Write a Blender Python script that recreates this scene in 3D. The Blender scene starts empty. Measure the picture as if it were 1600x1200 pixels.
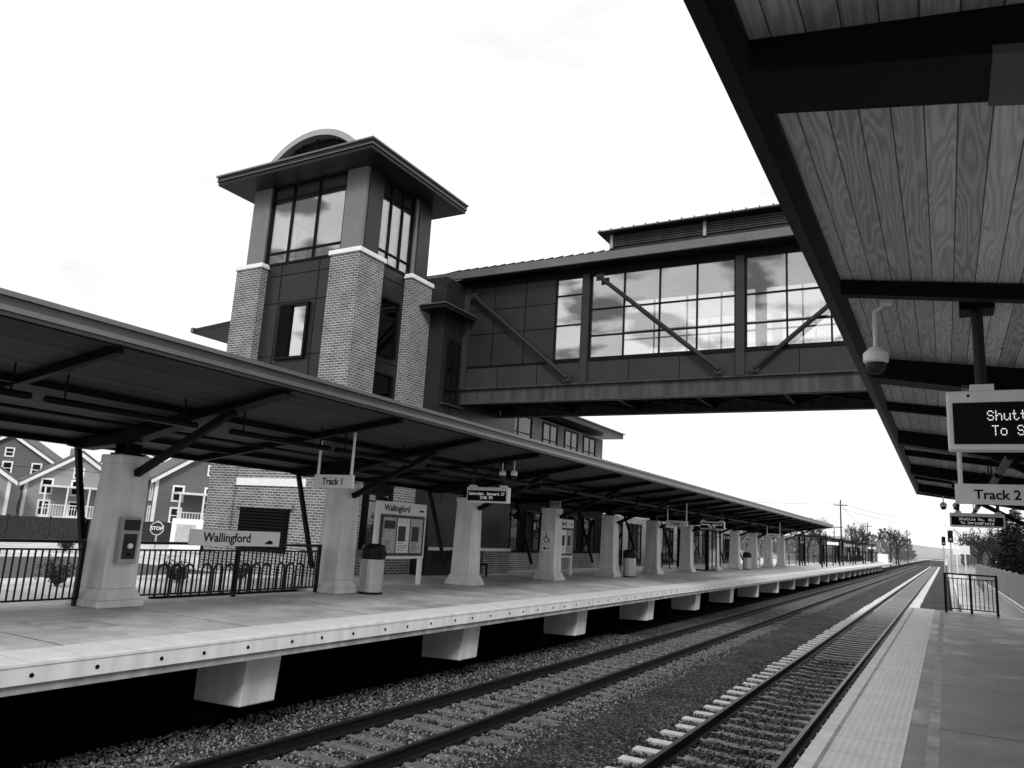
import bpy, math, random, bmesh
import numpy as np
from mathutils import Vector, Matrix
random.seed(7)
C = bpy.context.scene.collection
R = math.radians
H = 1.65
# ---------------------------------------------------------------- materials
def nt_new(name):
    m = bpy.data.materials.new(name); m.use_nodes = True
    nt = m.node_tree
    return m, nt, nt.nodes['Principled BSDF']
def math_n(nt, op, a, b=None):
    n = nt.nodes.new('ShaderNodeMath'); n.operation = op
    for i, x in enumerate((a, b)):
        if x is None: continue
        if isinstance(x, (int, float)): n.inputs[i].default_value = x
        else: nt.links.new(x, n.inputs[i])
    return n.outputs[0]
def mat(name, v, rough=.7, metal=0, var=.15, scale=3, bump=0, bscale=40, stretch=(1,1,1), spec=.4, streak=0, dirtx=0):
    m, nt, b = nt_new(name); N = nt.nodes; L = nt.links
    b.inputs['Roughness'].default_value = rough; b.inputs['Metallic'].default_value = metal
    b.inputs['Specular IOR Level'].default_value = spec
    tc = N.new('ShaderNodeTexCoord'); mp = N.new('ShaderNodeMapping'); mp.inputs['Scale'].default_value = stretch
    L.new(tc.outputs['Object'], mp.inputs['Vector'])
    n = N.new('ShaderNodeTexNoise'); n.inputs['Scale'].default_value = scale; n.inputs['Detail'].default_value = 5; n.inputs['Roughness'].default_value=.65
    L.new(mp.outputs[0], n.inputs['Vector'])
    r = N.new('ShaderNodeMapRange'); r.inputs[1].default_value=.25; r.inputs[2].default_value=.75
    r.inputs[3].default_value = v*(1-var); r.inputs[4].default_value = min(.95,v*(1+var))
    L.new(n.outputs[0], r.inputs[0])
    out = r.outputs[0]
    if streak:
        n3 = N.new('ShaderNodeTexNoise'); n3.inputs['Scale'].default_value = 1.5; n3.inputs['Detail'].default_value=4
        mp3 = N.new('ShaderNodeMapping'); mp3.inputs['Scale'].default_value=(3,3,.25)
        L.new(tc.outputs['Object'], mp3.inputs['Vector']); L.new(mp3.outputs[0], n3.inputs['Vector'])
        r3 = N.new('ShaderNodeMapRange'); r3.inputs[1].default_value=.35; r3.inputs[2].default_value=.65; r3.inputs[3].default_value=1-streak; r3.inputs[4].default_value=1
        L.new(n3.outputs[0], r3.inputs[0])
        out = math_n(nt,'MULTIPLY',out,r3.outputs[0])
    if dirtx:   # grime between the rails of a sleeper
        g=N.new('ShaderNodeNewGeometry'); s=N.new('ShaderNodeSeparateXYZ'); L.new(g.outputs['Position'],s.inputs[0])
        n4=N.new('ShaderNodeTexNoise'); n4.inputs['Scale'].default_value=5; n4.inputs['Detail'].default_value=5; L.new(g.outputs['Position'],n4.inputs['Vector'])
        d=math_n(nt,'ABSOLUTE',math_n(nt,'SUBTRACT',s.outputs[0],dirtx)); d=math_n(nt,'ADD',d,math_n(nt,'MULTIPLY',math_n(nt,'SUBTRACT',n4.outputs[0],.5),.5))
        r4=N.new('ShaderNodeMapRange'); r4.inputs[1].default_value=.5; r4.inputs[2].default_value=.85; r4.inputs[3].default_value=.33; r4.inputs[4].default_value=1; L.new(d,r4.inputs[0])
        out=math_n(nt,'MULTIPLY',out,math_n(nt,'MULTIPLY',r4.outputs[0],math_n(nt,'ADD',math_n(nt,'MULTIPLY',n4.outputs[0],.8),.55)))
    L.new(out, b.inputs['Base Color'])
    if bump:
        n2 = N.new('ShaderNodeTexNoise'); n2.inputs['Scale'].default_value = bscale; n2.inputs['Detail'].default_value=3
        L.new(mp.outputs[0], n2.inputs['Vector'])
        bp = N.new('ShaderNodeBump'); bp.inputs['Strength'].default_value = bump; bp.inputs['Distance'].default_value=.02
        L.new(n2.outputs[0], bp.inputs['Height']); L.new(bp.outputs[0], b.inputs['Normal'])
    return m
def brick_mat(name, c1, c2, mort, bw=.24, bh=.085):
    m, nt, b = nt_new(name); N = nt.nodes; L = nt.links
    b.inputs['Roughness'].default_value=.85; b.inputs['Specular IOR Level'].default_value=.2
    g = N.new('ShaderNodeNewGeometry'); s = N.new('ShaderNodeSeparateXYZ'); L.new(g.outputs['Position'], s.inputs[0])
    xy = math_n(nt,'ADD', s.outputs[0], s.outputs[1])
    c = N.new('ShaderNodeCombineXYZ'); L.new(xy, c.inputs[0]); L.new(s.outputs[2], c.inputs[1])
    t = N.new('ShaderNodeTexBrick'); L.new(c.outputs[0], t.inputs['Vector'])
    t.inputs['Scale'].default_value=1; t.inputs['Brick Width'].default_value=bw; t.inputs['Row Height'].default_value=bh
    t.inputs['Mortar Size'].default_value=.011; t.inputs['Mortar Smooth'].default_value=.15; t.inputs['Bias'].default_value=0
    t.inputs['Color1'].default_value=(c1,c1,c1,1); t.inputs['Color2'].default_value=(c2,c2,c2,1); t.inputs['Mortar'].default_value=(mort,mort,mort,1)
    n = N.new('ShaderNodeTexNoise'); n.inputs['Scale'].default_value=1.3; n.inputs['Detail'].default_value=5; L.new(g.outputs['Position'], n.inputs['Vector'])
    r = N.new('ShaderNodeMapRange'); r.inputs[1].default_value=.3; r.inputs[2].default_value=.7; r.inputs[3].default_value=.78; r.inputs[4].default_value=1.15
    L.new(n.outputs[0], r.inputs[0])
    mx = N.new('ShaderNodeVectorMath'); mx.operation='SCALE'; L.new(t.outputs['Color'], mx.inputs[0]); L.new(r.outputs[0], mx.inputs['Scale'])
    L.new(mx.outputs[0], b.inputs['Base Color'])
    bp = N.new('ShaderNodeBump'); bp.inputs['Strength'].default_value=.5; bp.inputs['Distance'].default_value=.01; bp.invert=True
    L.new(t.outputs['Fac'], bp.inputs['Height']); L.new(bp.outputs[0], b.inputs['Normal'])
    return m
def plank_mat(name, lo, hi, w=.14, rings=True, gap=.15, spec=.3):
    m, nt, b = nt_new(name); N = nt.nodes; L = nt.links
    b.inputs['Roughness'].default_value=.6; b.inputs['Specular IOR Level'].default_value=spec
    g = N.new('ShaderNodeNewGeometry'); s = N.new('ShaderNodeSeparateXYZ'); L.new(g.outputs['Position'], s.inputs[0])
    px = math_n(nt,'DIVIDE', s.outputs[0], w); idx = math_n(nt,'FLOOR', px); fr = math_n(nt,'FRACT', px)
    edge = math_n(nt,'ABSOLUTE', math_n(nt,'SUBTRACT', fr, .5))
    gp = math_n(nt,'LESS_THAN', edge, .475)
    wn = N.new('ShaderNodeTexWhiteNoise'); wn.noise_dimensions='1D'; L.new(idx, wn.inputs['W'])
    cx = math_n(nt,'MULTIPLY', math_n(nt,'SUBTRACT', fr, .5), .6)
    yy = math_n(nt,'ADD', math_n(nt,'MULTIPLY', s.outputs[1], .4), math_n(nt,'MULTIPLY', wn.outputs['Value'], 37.0))
    c = N.new('ShaderNodeCombineXYZ'); L.new(math_n(nt,'ADD', cx, math_n(nt,'MULTIPLY', idx, 3.7)), c.inputs[0]); L.new(yy, c.inputs[1])
    n = N.new('ShaderNodeTexNoise'); n.inputs['Scale'].default_value=1.5; n.inputs['Detail'].default_value=1.5; n.inputs['Roughness'].default_value=.4; L.new(c.outputs[0], n.inputs['Vector'])
    bands = math_n(nt,'SINE', math_n(nt,'MULTIPLY', n.outputs[0], 100.0))
    n2 = N.new('ShaderNodeTexNoise'); n2.inputs['Scale'].default_value=1; n2.inputs['Detail'].default_value=4
    c2 = N.new('ShaderNodeCombineXYZ'); L.new(math_n(nt,'MULTIPLY', s.outputs[0], 90.0), c2.inputs[0]); L.new(math_n(nt,'MULTIPLY', s.outputs[1], 1.5), c2.inputs[1]); L.new(c2.outputs[0], n2.inputs['Vector'])
    v = math_n(nt,'ADD', math_n(nt,'MULTIPLY', bands, .13 if rings else .04), math_n(nt,'MULTIPLY', n2.outputs[0], .5))
    v = math_n(nt,'ADD', v, math_n(nt,'MULTIPLY', wn.outputs['Value'], .35))
    r = N.new('ShaderNodeMapRange'); r.inputs[1].default_value=.1; r.inputs[2].default_value=.8; r.inputs[3].default_value=lo; r.inputs[4].default_value=hi
    L.new(v, r.inputs[0])
    vk = N.new('ShaderNodeTexVoronoi'); vk.inputs['Scale'].default_value=1.1
    ck = N.new('ShaderNodeCombineXYZ'); L.new(math_n(nt,'MULTIPLY', s.outputs[0], 2.2), ck.inputs[0]); L.new(s.outputs[1], ck.inputs[1]); L.new(ck.outputs[0], vk.inputs['Vector'])
    kn = N.new('ShaderNodeMapRange'); kn.inputs[1].default_value=.02; kn.inputs[2].default_value=.06; kn.inputs[3].default_value=.45; kn.inputs[4].default_value=1; L.new(vk.outputs['Distance'], kn.inputs[0])
    gm = math_n(nt,'ADD', math_n(nt,'MULTIPLY', gp, 1-gap), gap)
    L.new(math_n(nt,'MULTIPLY', math_n(nt,'MULTIPLY', r.outputs[0], gm), kn.outputs[0]), b.inputs['Base Color'])
    return m
def ballast_mat():
    m, nt, b = nt_new('ballast'); N = nt.nodes; L = nt.links
    b.inputs['Roughness'].default_value=.9; b.inputs['Specular IOR Level'].default_value=.2
    g = N.new('ShaderNodeNewGeometry')
    v = N.new('ShaderNodeTexVoronoi'); v.inputs['Scale'].default_value=22; L.new(g.outputs['Position'], v.inputs['Vector'])
    bw = N.new('ShaderNodeSeparateColor'); L.new(v.outputs['Color'], bw.inputs[0])
    n = N.new('ShaderNodeTexNoise'); n.inputs['Scale'].default_value=.8; n.inputs['Detail'].default_value=5; L.new(g.outputs['Position'], n.inputs['Vector'])
    a = math_n(nt,'MULTIPLY', math_n(nt,'POWER', bw.outputs[0], 1.5), .36)
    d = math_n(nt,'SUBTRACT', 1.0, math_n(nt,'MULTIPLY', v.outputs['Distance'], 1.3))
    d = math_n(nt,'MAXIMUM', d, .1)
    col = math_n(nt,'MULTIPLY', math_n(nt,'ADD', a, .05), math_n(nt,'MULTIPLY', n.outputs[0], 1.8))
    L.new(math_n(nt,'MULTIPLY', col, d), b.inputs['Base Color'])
    bp = N.new('ShaderNodeBump'); bp.inputs['Strength'].default_value=1; bp.inputs['Distance'].default_value=.04; bp.invert=True
    L.new(v.outputs['Distance'], bp.inputs['Height']); L.new(bp.outputs[0], b.inputs['Normal'])
    return m
def stone_mat():
    m, nt, b = nt_new('ballast_stone'); N = nt.nodes; L = nt.links
    b.inputs['Roughness'].default_value=.85; b.inputs['Specular IOR Level'].default_value=.2
    g = N.new('ShaderNodeNewGeometry')
    r = N.new('ShaderNodeMapRange'); r.inputs[3].default_value=.035; r.inputs[4].default_value=.34
    L.new(math_n(nt,'POWER', g.outputs['Random Per Island'], 1.7), r.inputs[0]); L.new(r.outputs[0], b.inputs['Base Color'])
    return m
def glass_mat(name, refl, tint=.9, rough=.02, fk=.6):
    m = bpy.data.materials.new(name); m.use_nodes=True; nt=m.node_tree; N=nt.nodes; L=nt.links
    N.clear(); o=N.new('ShaderNodeOutputMaterial'); mx=N.new('ShaderNodeMixShader')
    t=N.new('ShaderNodeBsdfTransparent'); t.inputs[0].default_value=(tint,tint,tint,1)
    g=N.new('ShaderNodeBsdfGlossy'); g.inputs['Roughness'].default_value=rough; g.inputs[0].default_value=(.95,.95,.95,1)
    fr=N.new('ShaderNodeLayerWeight'); fr.inputs[0].default_value=.35
    f=math_n(nt,'ADD', math_n(nt,'MULTIPLY', fr.outputs['Fresnel'], fk), refl)
    f=math_n(nt,'MINIMUM', f, 1.0)
    L.new(f, mx.inputs[0]); L.new(t.outputs[0], mx.inputs[1]); L.new(g.outputs[0], mx.inputs[2]); L.new(mx.outputs[0], o.inputs[0])
    return m
def emit_mat(name, v):
    m, nt, b = nt_new(name); b.inputs['Base Color'].default_value=(v,v,v,1); b.inputs['Emission Color'].default_value=(1,1,1,1); b.inputs['Emission Strength'].default_value=.8
    n = nt.nodes.new('ShaderNodeTexNoise'); nt.links.new(n.outputs[0], b.inputs['Roughness'])
    return m
def tactile_mat(name, v):
    m, nt, b = nt_new(name); N=nt.nodes; L=nt.links
    g = N.new('ShaderNodeNewGeometry'); s = N.new('ShaderNodeSeparateXYZ'); L.new(g.outputs['Position'], s.inputs[0])
    ax = math_n(nt,'SUBTRACT', math_n(nt,'FRACT', math_n(nt,'MULTIPLY', s.outputs[0], 16.6)), .5)
    ay = math_n(nt,'SUBTRACT', math_n(nt,'FRACT', math_n(nt,'MULTIPLY', s.outputs[1], 16.6)), .5)
    d = math_n(nt,'SQRT', math_n(nt,'ADD', math_n(nt,'MULTIPLY', ax, ax), math_n(nt,'MULTIPLY', ay, ay)))
    k = N.new('ShaderNodeMapRange'); k.inputs[1].default_value=.2; k.inputs[2].default_value=.34; k.inputs[3].default_value=1; k.inputs[4].default_value=0; L.new(d, k.inputs[0])
    n = N.new('ShaderNodeTexNoise'); n.inputs['Scale'].default_value=2.5; n.inputs['Detail'].default_value=6; L.new(g.outputs['Position'], n.inputs['Vector'])
    base = math_n(nt,'MULTIPLY', math_n(nt,'ADD', math_n(nt,'MULTIPLY', n.outputs[0], .35), .8), v)
    jt = math_n(nt,'GREATER_THAN', math_n(nt,'FRACT', math_n(nt,'MULTIPLY', s.outputs[1], 1.64)), .018)
    jt = math_n(nt,'ADD', math_n(nt,'MULTIPLY', jt, .5), .5)
    L.new(math_n(nt,'MULTIPLY', math_n(nt,'MULTIPLY', base, jt), math_n(nt,'ADD', math_n(nt,'MULTIPLY', k.outputs[0], .25), .82)), b.inputs['Base Color'])
    bp=N.new('ShaderNodeBump'); bp.inputs['Strength'].default_value=.8; bp.inputs['Distance'].default_value=.006; L.new(k.outputs[0], bp.inputs['Height']); L.new(bp.outputs[0], b.inputs['Normal'])
    b.inputs['Roughness'].default_value=.6
    return m
def panel_mat(name, v, py=3.0, pad=.25, r0=.5, r1=.85, spk=.35):
    m, nt, b = nt_new(name); N=nt.nodes; L=nt.links
    b.inputs['Specular IOR Level'].default_value=.4
    g = N.new('ShaderNodeNewGeometry'); s = N.new('ShaderNodeSeparateXYZ'); L.new(g.outputs['Position'], s.inputs[0])
    n = N.new('ShaderNodeTexNoise'); n.inputs['Scale'].default_value=.9; n.inputs['Detail'].default_value=9; n.inputs['Roughness'].default_value=.75; L.new(g.outputs['Position'], n.inputs['Vector'])
    n2 = N.new('ShaderNodeTexNoise'); n2.inputs['Scale'].default_value=70; n2.inputs['Detail'].default_value=3; n2.inputs['Roughness'].default_value=.7; L.new(g.outputs['Position'], n2.inputs['Vector'])
    r = N.new('ShaderNodeMapRange'); r.inputs[1].default_value=.35; r.inputs[2].default_value=.65; r.inputs[3].default_value=1-pad; r.inputs[4].default_value=1+pad; L.new(n.outputs[0], r.inputs[0])
    jy = math_n(nt,'GREATER_THAN', math_n(nt,'FRACT', math_n(nt,'DIVIDE', s.outputs[1], py)), .014)
    j = math_n(nt,'ADD', math_n(nt,'MULTIPLY', jy, .7), .3)
    c = math_n(nt,'MULTIPLY', math_n(nt,'MULTIPLY', r.outputs[0], v), j)
    c = math_n(nt,'MULTIPLY', c, math_n(nt,'ADD', math_n(nt,'MULTIPLY', n2.outputs[0], spk*2), 1-spk))
    L.new(c, b.inputs['Base Color'])
    rr = N.new('ShaderNodeMapRange'); rr.inputs[1].default_value=.35; rr.inputs[2].default_value=.6; rr.inputs[3].default_value=r0; rr.inputs[4].default_value=r1; L.new(n.outputs[0], rr.inputs[0]); L.new(rr.outputs[0], b.inputs['Roughness'])
    return m
M = dict(
 steel=mat('dark_steel', .005, .5, 0, .3, 4, .1, spec=.12), steelmid=mat('mid_steel', .03, .45, 0, .25, 3, spec=.25),
 panel=mat('bronze_panel', .022, .33, 0, .3, 1.2, spec=.3), panel2=mat('bronze_panel_light', .032, .45, 0, .25, 1.5, spec=.25),
 girder=mat('girder_paint', .07, .45, 0, .25, 1.5, streak=.5, spec=.3), post=mat('grey_metal_post', .19, .35, .2, .15, 2),
 conc=mat('concrete', .86, .85, 0, .12, 2.2, .25, 35, streak=.2), concd=mat('concrete_dark', .5, .85, 0, .3, 1.5, .3, 25, streak=.35),
 stone=mat('cast_stone', .88, .8, 0, .07, 3), edge=mat('platform_edge', .92, .75, 0, .06, 1.8, .15, 50, streak=.2),
 roofm=mat('roof_metal', .07, .35, .2, .2, 2), fas=mat('fascia_metal', .17, .3, .4, .15, 2), fasd=mat('fascia_dark', .012, .4, 0, .2, 2, spec=.25),
 rail=mat('rail_side', .012, .6, .2, .3, 6, spec=.2), railtop=mat('rail_head', .06, .4, .7, .15, 6, stretch=(1,.1,1)),
 tie=mat('timber_tie', .15, .9, 0, .7, 6, .6, 20, stretch=(1,6,1), spec=.2), ctie=mat('concrete_tie', .92, .85, 0, .03, 4, .2, dirtx=-2.82),
 undershade=mat('under_platform_shade', .006, 1, 0, .5, 3, .4, spec=.05), ground=mat('town_ground', .3, .95, 0, .4, .08, .2, 3),  # first one: shade beneath the platforms, painted near-black
 pave=mat('pavement', .6, .85, 0, .5, .7, .1, 20), asph=mat('asphalt', .08, .9, 0, .3, .7, .2, 60),
 black=mat('black_paint', .005, .4, 0, .2, 5, spec=.25), white=mat('white_sign_face', .95, .5, 0, .01, 1.5), wtrim=mat('white_trim', .85, .6, 0, .06, 3),
 ink=mat('lettering_ink', .004, .5, 0, .1, 5, spec=.15), sil=mat('brushed_silver', .5, .3, .7, .2, 3, stretch=(1,1,20)), alu=mat('aluminium', .42, .4, .4, .12, 4), case=mat('white_casing', .9, .4, 0, .04, 3),
 dglass=glass_mat('dark_window_glass', .08, .2, .02, .45), glass=glass_mat('clear_window_glass', .25, .98), mglass=glass_mat('mirror_window_glass', .55, .2),
 paper=mat('poster_paper', .5, .6, 0, .4, 9), led=emit_mat('led_dots', .9),
 darkin=mat('dark_interior', .004, .9, 0, .3, 2, spec=.1), siding=mat('house_siding', .13, .8, 0, .12, 2, .3, 6, stretch=(.1,.1,8)), siding2=mat('house_siding_pale', .32, .8, 0, .12, 2, .3, 6, stretch=(.1,.1,8)),
 shingle=mat('roof_shingle', .14, .9, 0, .35, 5, .3, 20), bfence=mat('board_fence', .05, .9, 0, .4, 6, spec=.1), bark=mat('bark', .035, .95, 0, .4, 6, spec=.1), needle=mat('conifer_needles', .022, .8, 0, .6, 3, spec=.2), wfence=mat('fence_timber', .36, .85, 0, .3, 5, stretch=(1,6,.3)),
 brick=brick_mat('station_brick', .09, .18, .5), brickd=brick_mat('station_brick_lower', .10, .2, .55), wood=plank_mat('soffit_planks_pale', .36, .92), wood_shaded=plank_mat('soffit_planks_shaded', .025, .085, .14, False, .35, .15),  # last planks: left canopy's shade put into the timber colour
 ballast=ballast_mat(), pebble=stone_mat(), tact=tactile_mat('tactile_paving', .95), slab=panel_mat('platform_slab', .24, 3.0, .5, .28, .6, .3), slab1=panel_mat('platform_slab_pale', .5, 2.85, .4, .4, .8, .3),
 hill=mat('far_hill', .5, 1, 0, .2, .01), bulb=mat('dome_housing', .92, .3), hedge=mat('dry_shrub', .05, .95, 0, .5, 8, spec=.1), haze=mat('distant_twigs', .12, 1, 0, .4, .3))
# ---------------------------------------------------------------- geometry helpers
class MB:
    def __init__(s): s.v=[]; s.f=[]
    def add(s, vs, fs):
        o=len(s.v); s.v+= [tuple(x) for x in vs]; s.f+=[tuple(i+o for i in f) for f in fs]; return s
    def box(s,x0,x1,y0,y1,z0,z1):
        if x0>x1:x0,x1=x1,x0
        if y0>y1:y0,y1=y1,y0
        if z0>z1:z0,z1=z1,z0
        return s.add([(x0,y0,z0),(x1,y0,z0),(x1,y1,z0),(x0,y1,z0),(x0,y0,z1),(x1,y0,z1),(x1,y1,z1),(x0,y1,z1)],
          [(0,3,2,1),(4,5,6,7),(0,1,5,4),(1,2,6,5),(2,3,7,6),(3,0,4,7)])
    def frus(s,x,y,z0,z1,a0,b0,a1,b1):
        return s.add([(x-a0,y-b0,z0),(x+a0,y-b0,z0),(x+a0,y+b0,z0),(x-a0,y+b0,z0),(x-a1,y-b1,z1),(x+a1,y-b1,z1),(x+a1,y+b1,z1),(x-a1,y+b1,z1)],
          [(0,3,2,1),(4,5,6,7),(0,1,5,4),(1,2,6,5),(2,3,7,6),(3,0,4,7)])
    def prism(s, poly, axis, a, b):
        n=len(poly)
        def P(p,t):
            return {'y':(p[0],t,p[1]),'x':(t,p[0],p[1]),'z':(p[0],p[1],t)}[axis]
        vs=[P(p,a) for p in poly]+[P(p,b) for p in poly]
        fs=[tuple(range(n)),tuple(range(2*n-1,n-1,-1))]+[(i,i+n,(i+1)%n+n,(i+1)%n) for i in range(n)]
        return s.add(vs,fs)
    def tube(s,p,q,r0,r1=None,n=8):
        r1 = r0 if r1 is None else r1
        p=Vector(p); q=Vector(q); d=(q-p)
        if d.length<1e-6: return s
        d.normalize(); u=d.orthogonal().normalized(); w=d.cross(u)
        vs=[]
        for c,r in ((p,r0),(q,r1)):
            for i in range(n):
                t=2*math.pi*i/n; vs.append(c+u*math.cos(t)*r+w*math.sin(t)*r)
        fs=[(i,(i+1)%n,(i+1)%n+n,i+n) for i in range(n)]+[tuple(range(n-1,-1,-1)),tuple(range(n,2*n))]
        return s.add(vs,fs)
    def bar(s,p,q,w,h,up=(0,0,1)):
        p=Vector(p); q=Vector(q); d=(q-p).normalized(); sd=d.cross(Vector(up))
        if sd.length<1e-4: sd=d.cross(Vector((0,1,0)))
        sd.normalize(); u=sd.cross(d)
        vs=[c+sd*a*w/2+u*b*h/2 for c in (p,q) for a,b in ((-1,-1),(1,-1),(1,1),(-1,1))]
        return s.add(vs,[(0,1,2,3),(7,6,5,4),(0,4,5,1),(1,5,6,2),(2,6,7,3),(3,7,4,0)])
    def lathe(s,x,y,prof,n=20):
        vs=[(x+r*math.cos(2*math.pi*i/n),y+r*math.sin(2*math.pi*i/n),z) for r,z in prof for i in range(n)]
        fs=[(k*n+i,k*n+(i+1)%n,(k+1)*n+(i+1)%n,(k+1)*n+i) for k in range(len(prof)-1) for i in range(n)]
        fs+=[tuple(range(n-1,-1,-1)),tuple(range((len(prof)-1)*n,len(prof)*n))]
        return s.add(vs,fs)
    def build(s,name,m,parent=None,label=None,bevel=0,smooth=False,base=None):
        off=Vector((0,0,0))
        if parent is not None: off=woff(parent)
        elif base is not None: off=Vector(base)
        me=bpy.data.meshes.new(name); me.from_pydata([Vector(v)-off for v in s.v],[],s.f); me.update()
        bm=bmesh.new(); bm.from_mesh(me); bmesh.ops.recalc_face_normals(bm,faces=bm.faces); bm.to_mesh(me); bm.free()
        me.materials.append(M[m] if isinstance(m,str) else m)
        if smooth:
            for p_ in me.polygons: p_.use_smooth=True
        o=bpy.data.objects.new(name,me); C.objects.link(o)
        if parent is not None: o.parent=parent
        elif base is not None: o.location=off
        if bevel:
            b=o.modifiers.new('b','BEVEL'); b.width=bevel; b.segments=2; b.limit_method='ANGLE'
        if label: o['label']=label
        return o
def tag(o,label,cat,group=None,kind=None):
    if label: o['label']=label
    if cat: o['category']=cat
    if group: o['group']=group
    if kind: o['kind']=kind
    return o
def thing(name,label,cat,loc=(0,0,0),group=None,kind=None):
    o=bpy.data.objects.new(name,None); C.objects.link(o); o.location=loc; o.empty_display_size=.2
    return tag(o,label,cat,group,kind)
def struct(o): o['kind']='structure'; return o
def woff(parent):
    off=Vector((0,0,0)); p=parent
    while p is not None: off+=p.location; p=p.parent
    return off
def seam(parent,*b,name='panel_joint',m='ink'): return MB().box(*b).build(name,m,parent)
def text(body,size,loc,rot,parent,m='ink',name='lettering',align='CENTER',sx=1,spacing=1):
    cu=bpy.data.curves.new('t','FONT'); cu.body=body; cu.size=size; cu.align_x=align; cu.align_y='CENTER'; cu.space_character=spacing; cu.resolution_u=3; cu.extrude=.002; cu.offset=size*.016
    t=bpy.data.objects.new('t',cu); C.objects.link(t); bpy.context.view_layer.update()
    dg=bpy.context.evaluated_depsgraph_get(); me=bpy.data.meshes.new_from_object(t.evaluated_get(dg)); bpy.data.objects.remove(t)
    rm=Matrix.Translation(Vector(loc)-woff(parent))@Matrix.Rotation(rot,4,'Z')@Matrix.Rotation(R(90),4,'X')@Matrix.Scale(sx,4,(1,0,0))
    me.transform(rm); me.materials.clear(); me.materials.append(M[m]); me.name=name
    o=bpy.data.objects.new(name,me); C.objects.link(o); o.parent=parent
    return o
G5={'S':'01110 10001 10000 01110 00001 10001 01110','h':'10000 10000 10110 11001 10001 10001 10001','u':'00000 00000 10001 10001 10001 10011 01101',
't':'01000 01000 11100 01000 01000 01001 00110','l':'01100 00100 00100 00100 00100 00100 01110','e':'00000 00000 01110 10001 11111 10000 01110',
'N':'10001 11001 10101 10011 10001 10001 10001','o':'00000 00000 01110 10001 10001 10001 01110','.':'00000 00000 00000 00000 00000 01100 01100',
'4':'00010 00110 01010 10010 11111 00010 00010','6':'00110 01000 10000 11110 10001 10001 01110','2':'01110 10001 00001 00010 00100 01000 11111',
'T':'11111 00100 00100 00100 00100 00100 00100','p':'00000 00000 11110 10001 11110 10000 10000','r':'00000 00000 10110 11001 10000 10000 10000',
'i':'00100 00000 01100 00100 00100 00100 01110','n':'00000 00000 10110 11001 10001 10001 10001','g':'00000 01111 10001 10001 01111 00001 01110',
'f':'00110 01001 01000 11100 01000 01000 01000','d':'00001 00001 01101 10011 10001 10001 01111','a':'00000 00000 01110 00001 01111 10001 01111',
'y':'00000 10001 10001 01111 00001 10001 01110',',':'00000 00000 00000 00000 01100 00100 01000','J':'00111 00010 00010 00010 00010 10010 01100',
'7':'11111 00001 00010 00100 01000 01000 01000',':':'00000 01100 01100 00000 01100 01100 00000','5':'11111 10000 11110 00001 00001 10001 01110',
'P':'11110 10001 10001 11110 10000 10000 10000','M':'10001 11011 10101 10101 10001 10001 10001',' ':'00000 00000 00000 00000 00000 00000 00000'}
def dots(s,px,pz,xc,y,zc,parent):
    mb=MB(); W=(len(s)*6-1)*px; x0=xc-W/2
    for i,ch in enumerate(s):
        for r,row in enumerate(G5[ch].split()):
            for c,b in enumerate(row):
                if b=='1':
                    x=x0+(i*6+c)*px; z=zc+(3-r)*pz
                    mb.box(x-px*.38,x+px*.38,y-.002,y,z-pz*.33,z+pz*.33)
    mb.build('lettering','led',parent)
def fb(mb,face,s,pl,a0,a1,z0,z1,d0,d1):
    if face=='y': mb.box(a0,a1,pl+s*d0,pl+s*d1,z0,z1)
    else: mb.box(pl+s*d0,pl+s*d1,a0,a1,z0,z1)
def window(parent,face,s,pl,a0,a1,z0,z1,cols,rows,frame='steel',pane='dglass',fw=.07,mw=.045,proud=.06,label=None):
    mb=MB()
    fb(mb,face,s,pl,a0,a0+fw,z0,z1,.0,proud); fb(mb,face,s,pl,a1-fw,a1,z0,z1,.0,proud)
    fb(mb,face,s,pl,a0+fw,a1-fw,z0,z0+fw,.0,proud); fb(mb,face,s,pl,a0+fw,a1-fw,z1-fw,z1,.0,proud)
    cs=[i/cols for i in range(1,cols)] if isinstance(cols,int) else cols
    rs=[i/rows for i in range(1,rows)] if isinstance(rows,int) else rows
    for c in cs:
        a=a0+(a1-a0)*c; fb(mb,face,s,pl,a-mw/2,a+mw/2,z0+fw,z1-fw,.0,proud-.008)
    for r in rs:
        z=z0+(z1-z0)*r; fb(mb,face,s,pl,a0+fw,a1-fw,z-mw/2,z+mw/2,.0,proud-.014)
    w=mb.build('window',frame,parent,label)
    pb=MB(); fb(pb,face,s,pl,a0+.02,a1-.02,z0+.02,z1-.02,.006,.02); pb.build('pane',pane,w)
    return w
ORD=['first','second','third','fourth','fifth','sixth','seventh','eighth','ninth','tenth','eleventh','twelfth','thirteenth','fourteenth','fifteenth','sixteenth','seventeenth','eighteenth','nineteenth','twentieth','twenty-first','twenty-second','twenty-third','twenty-fourth','twenty-fifth','twenty-sixth']
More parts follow.
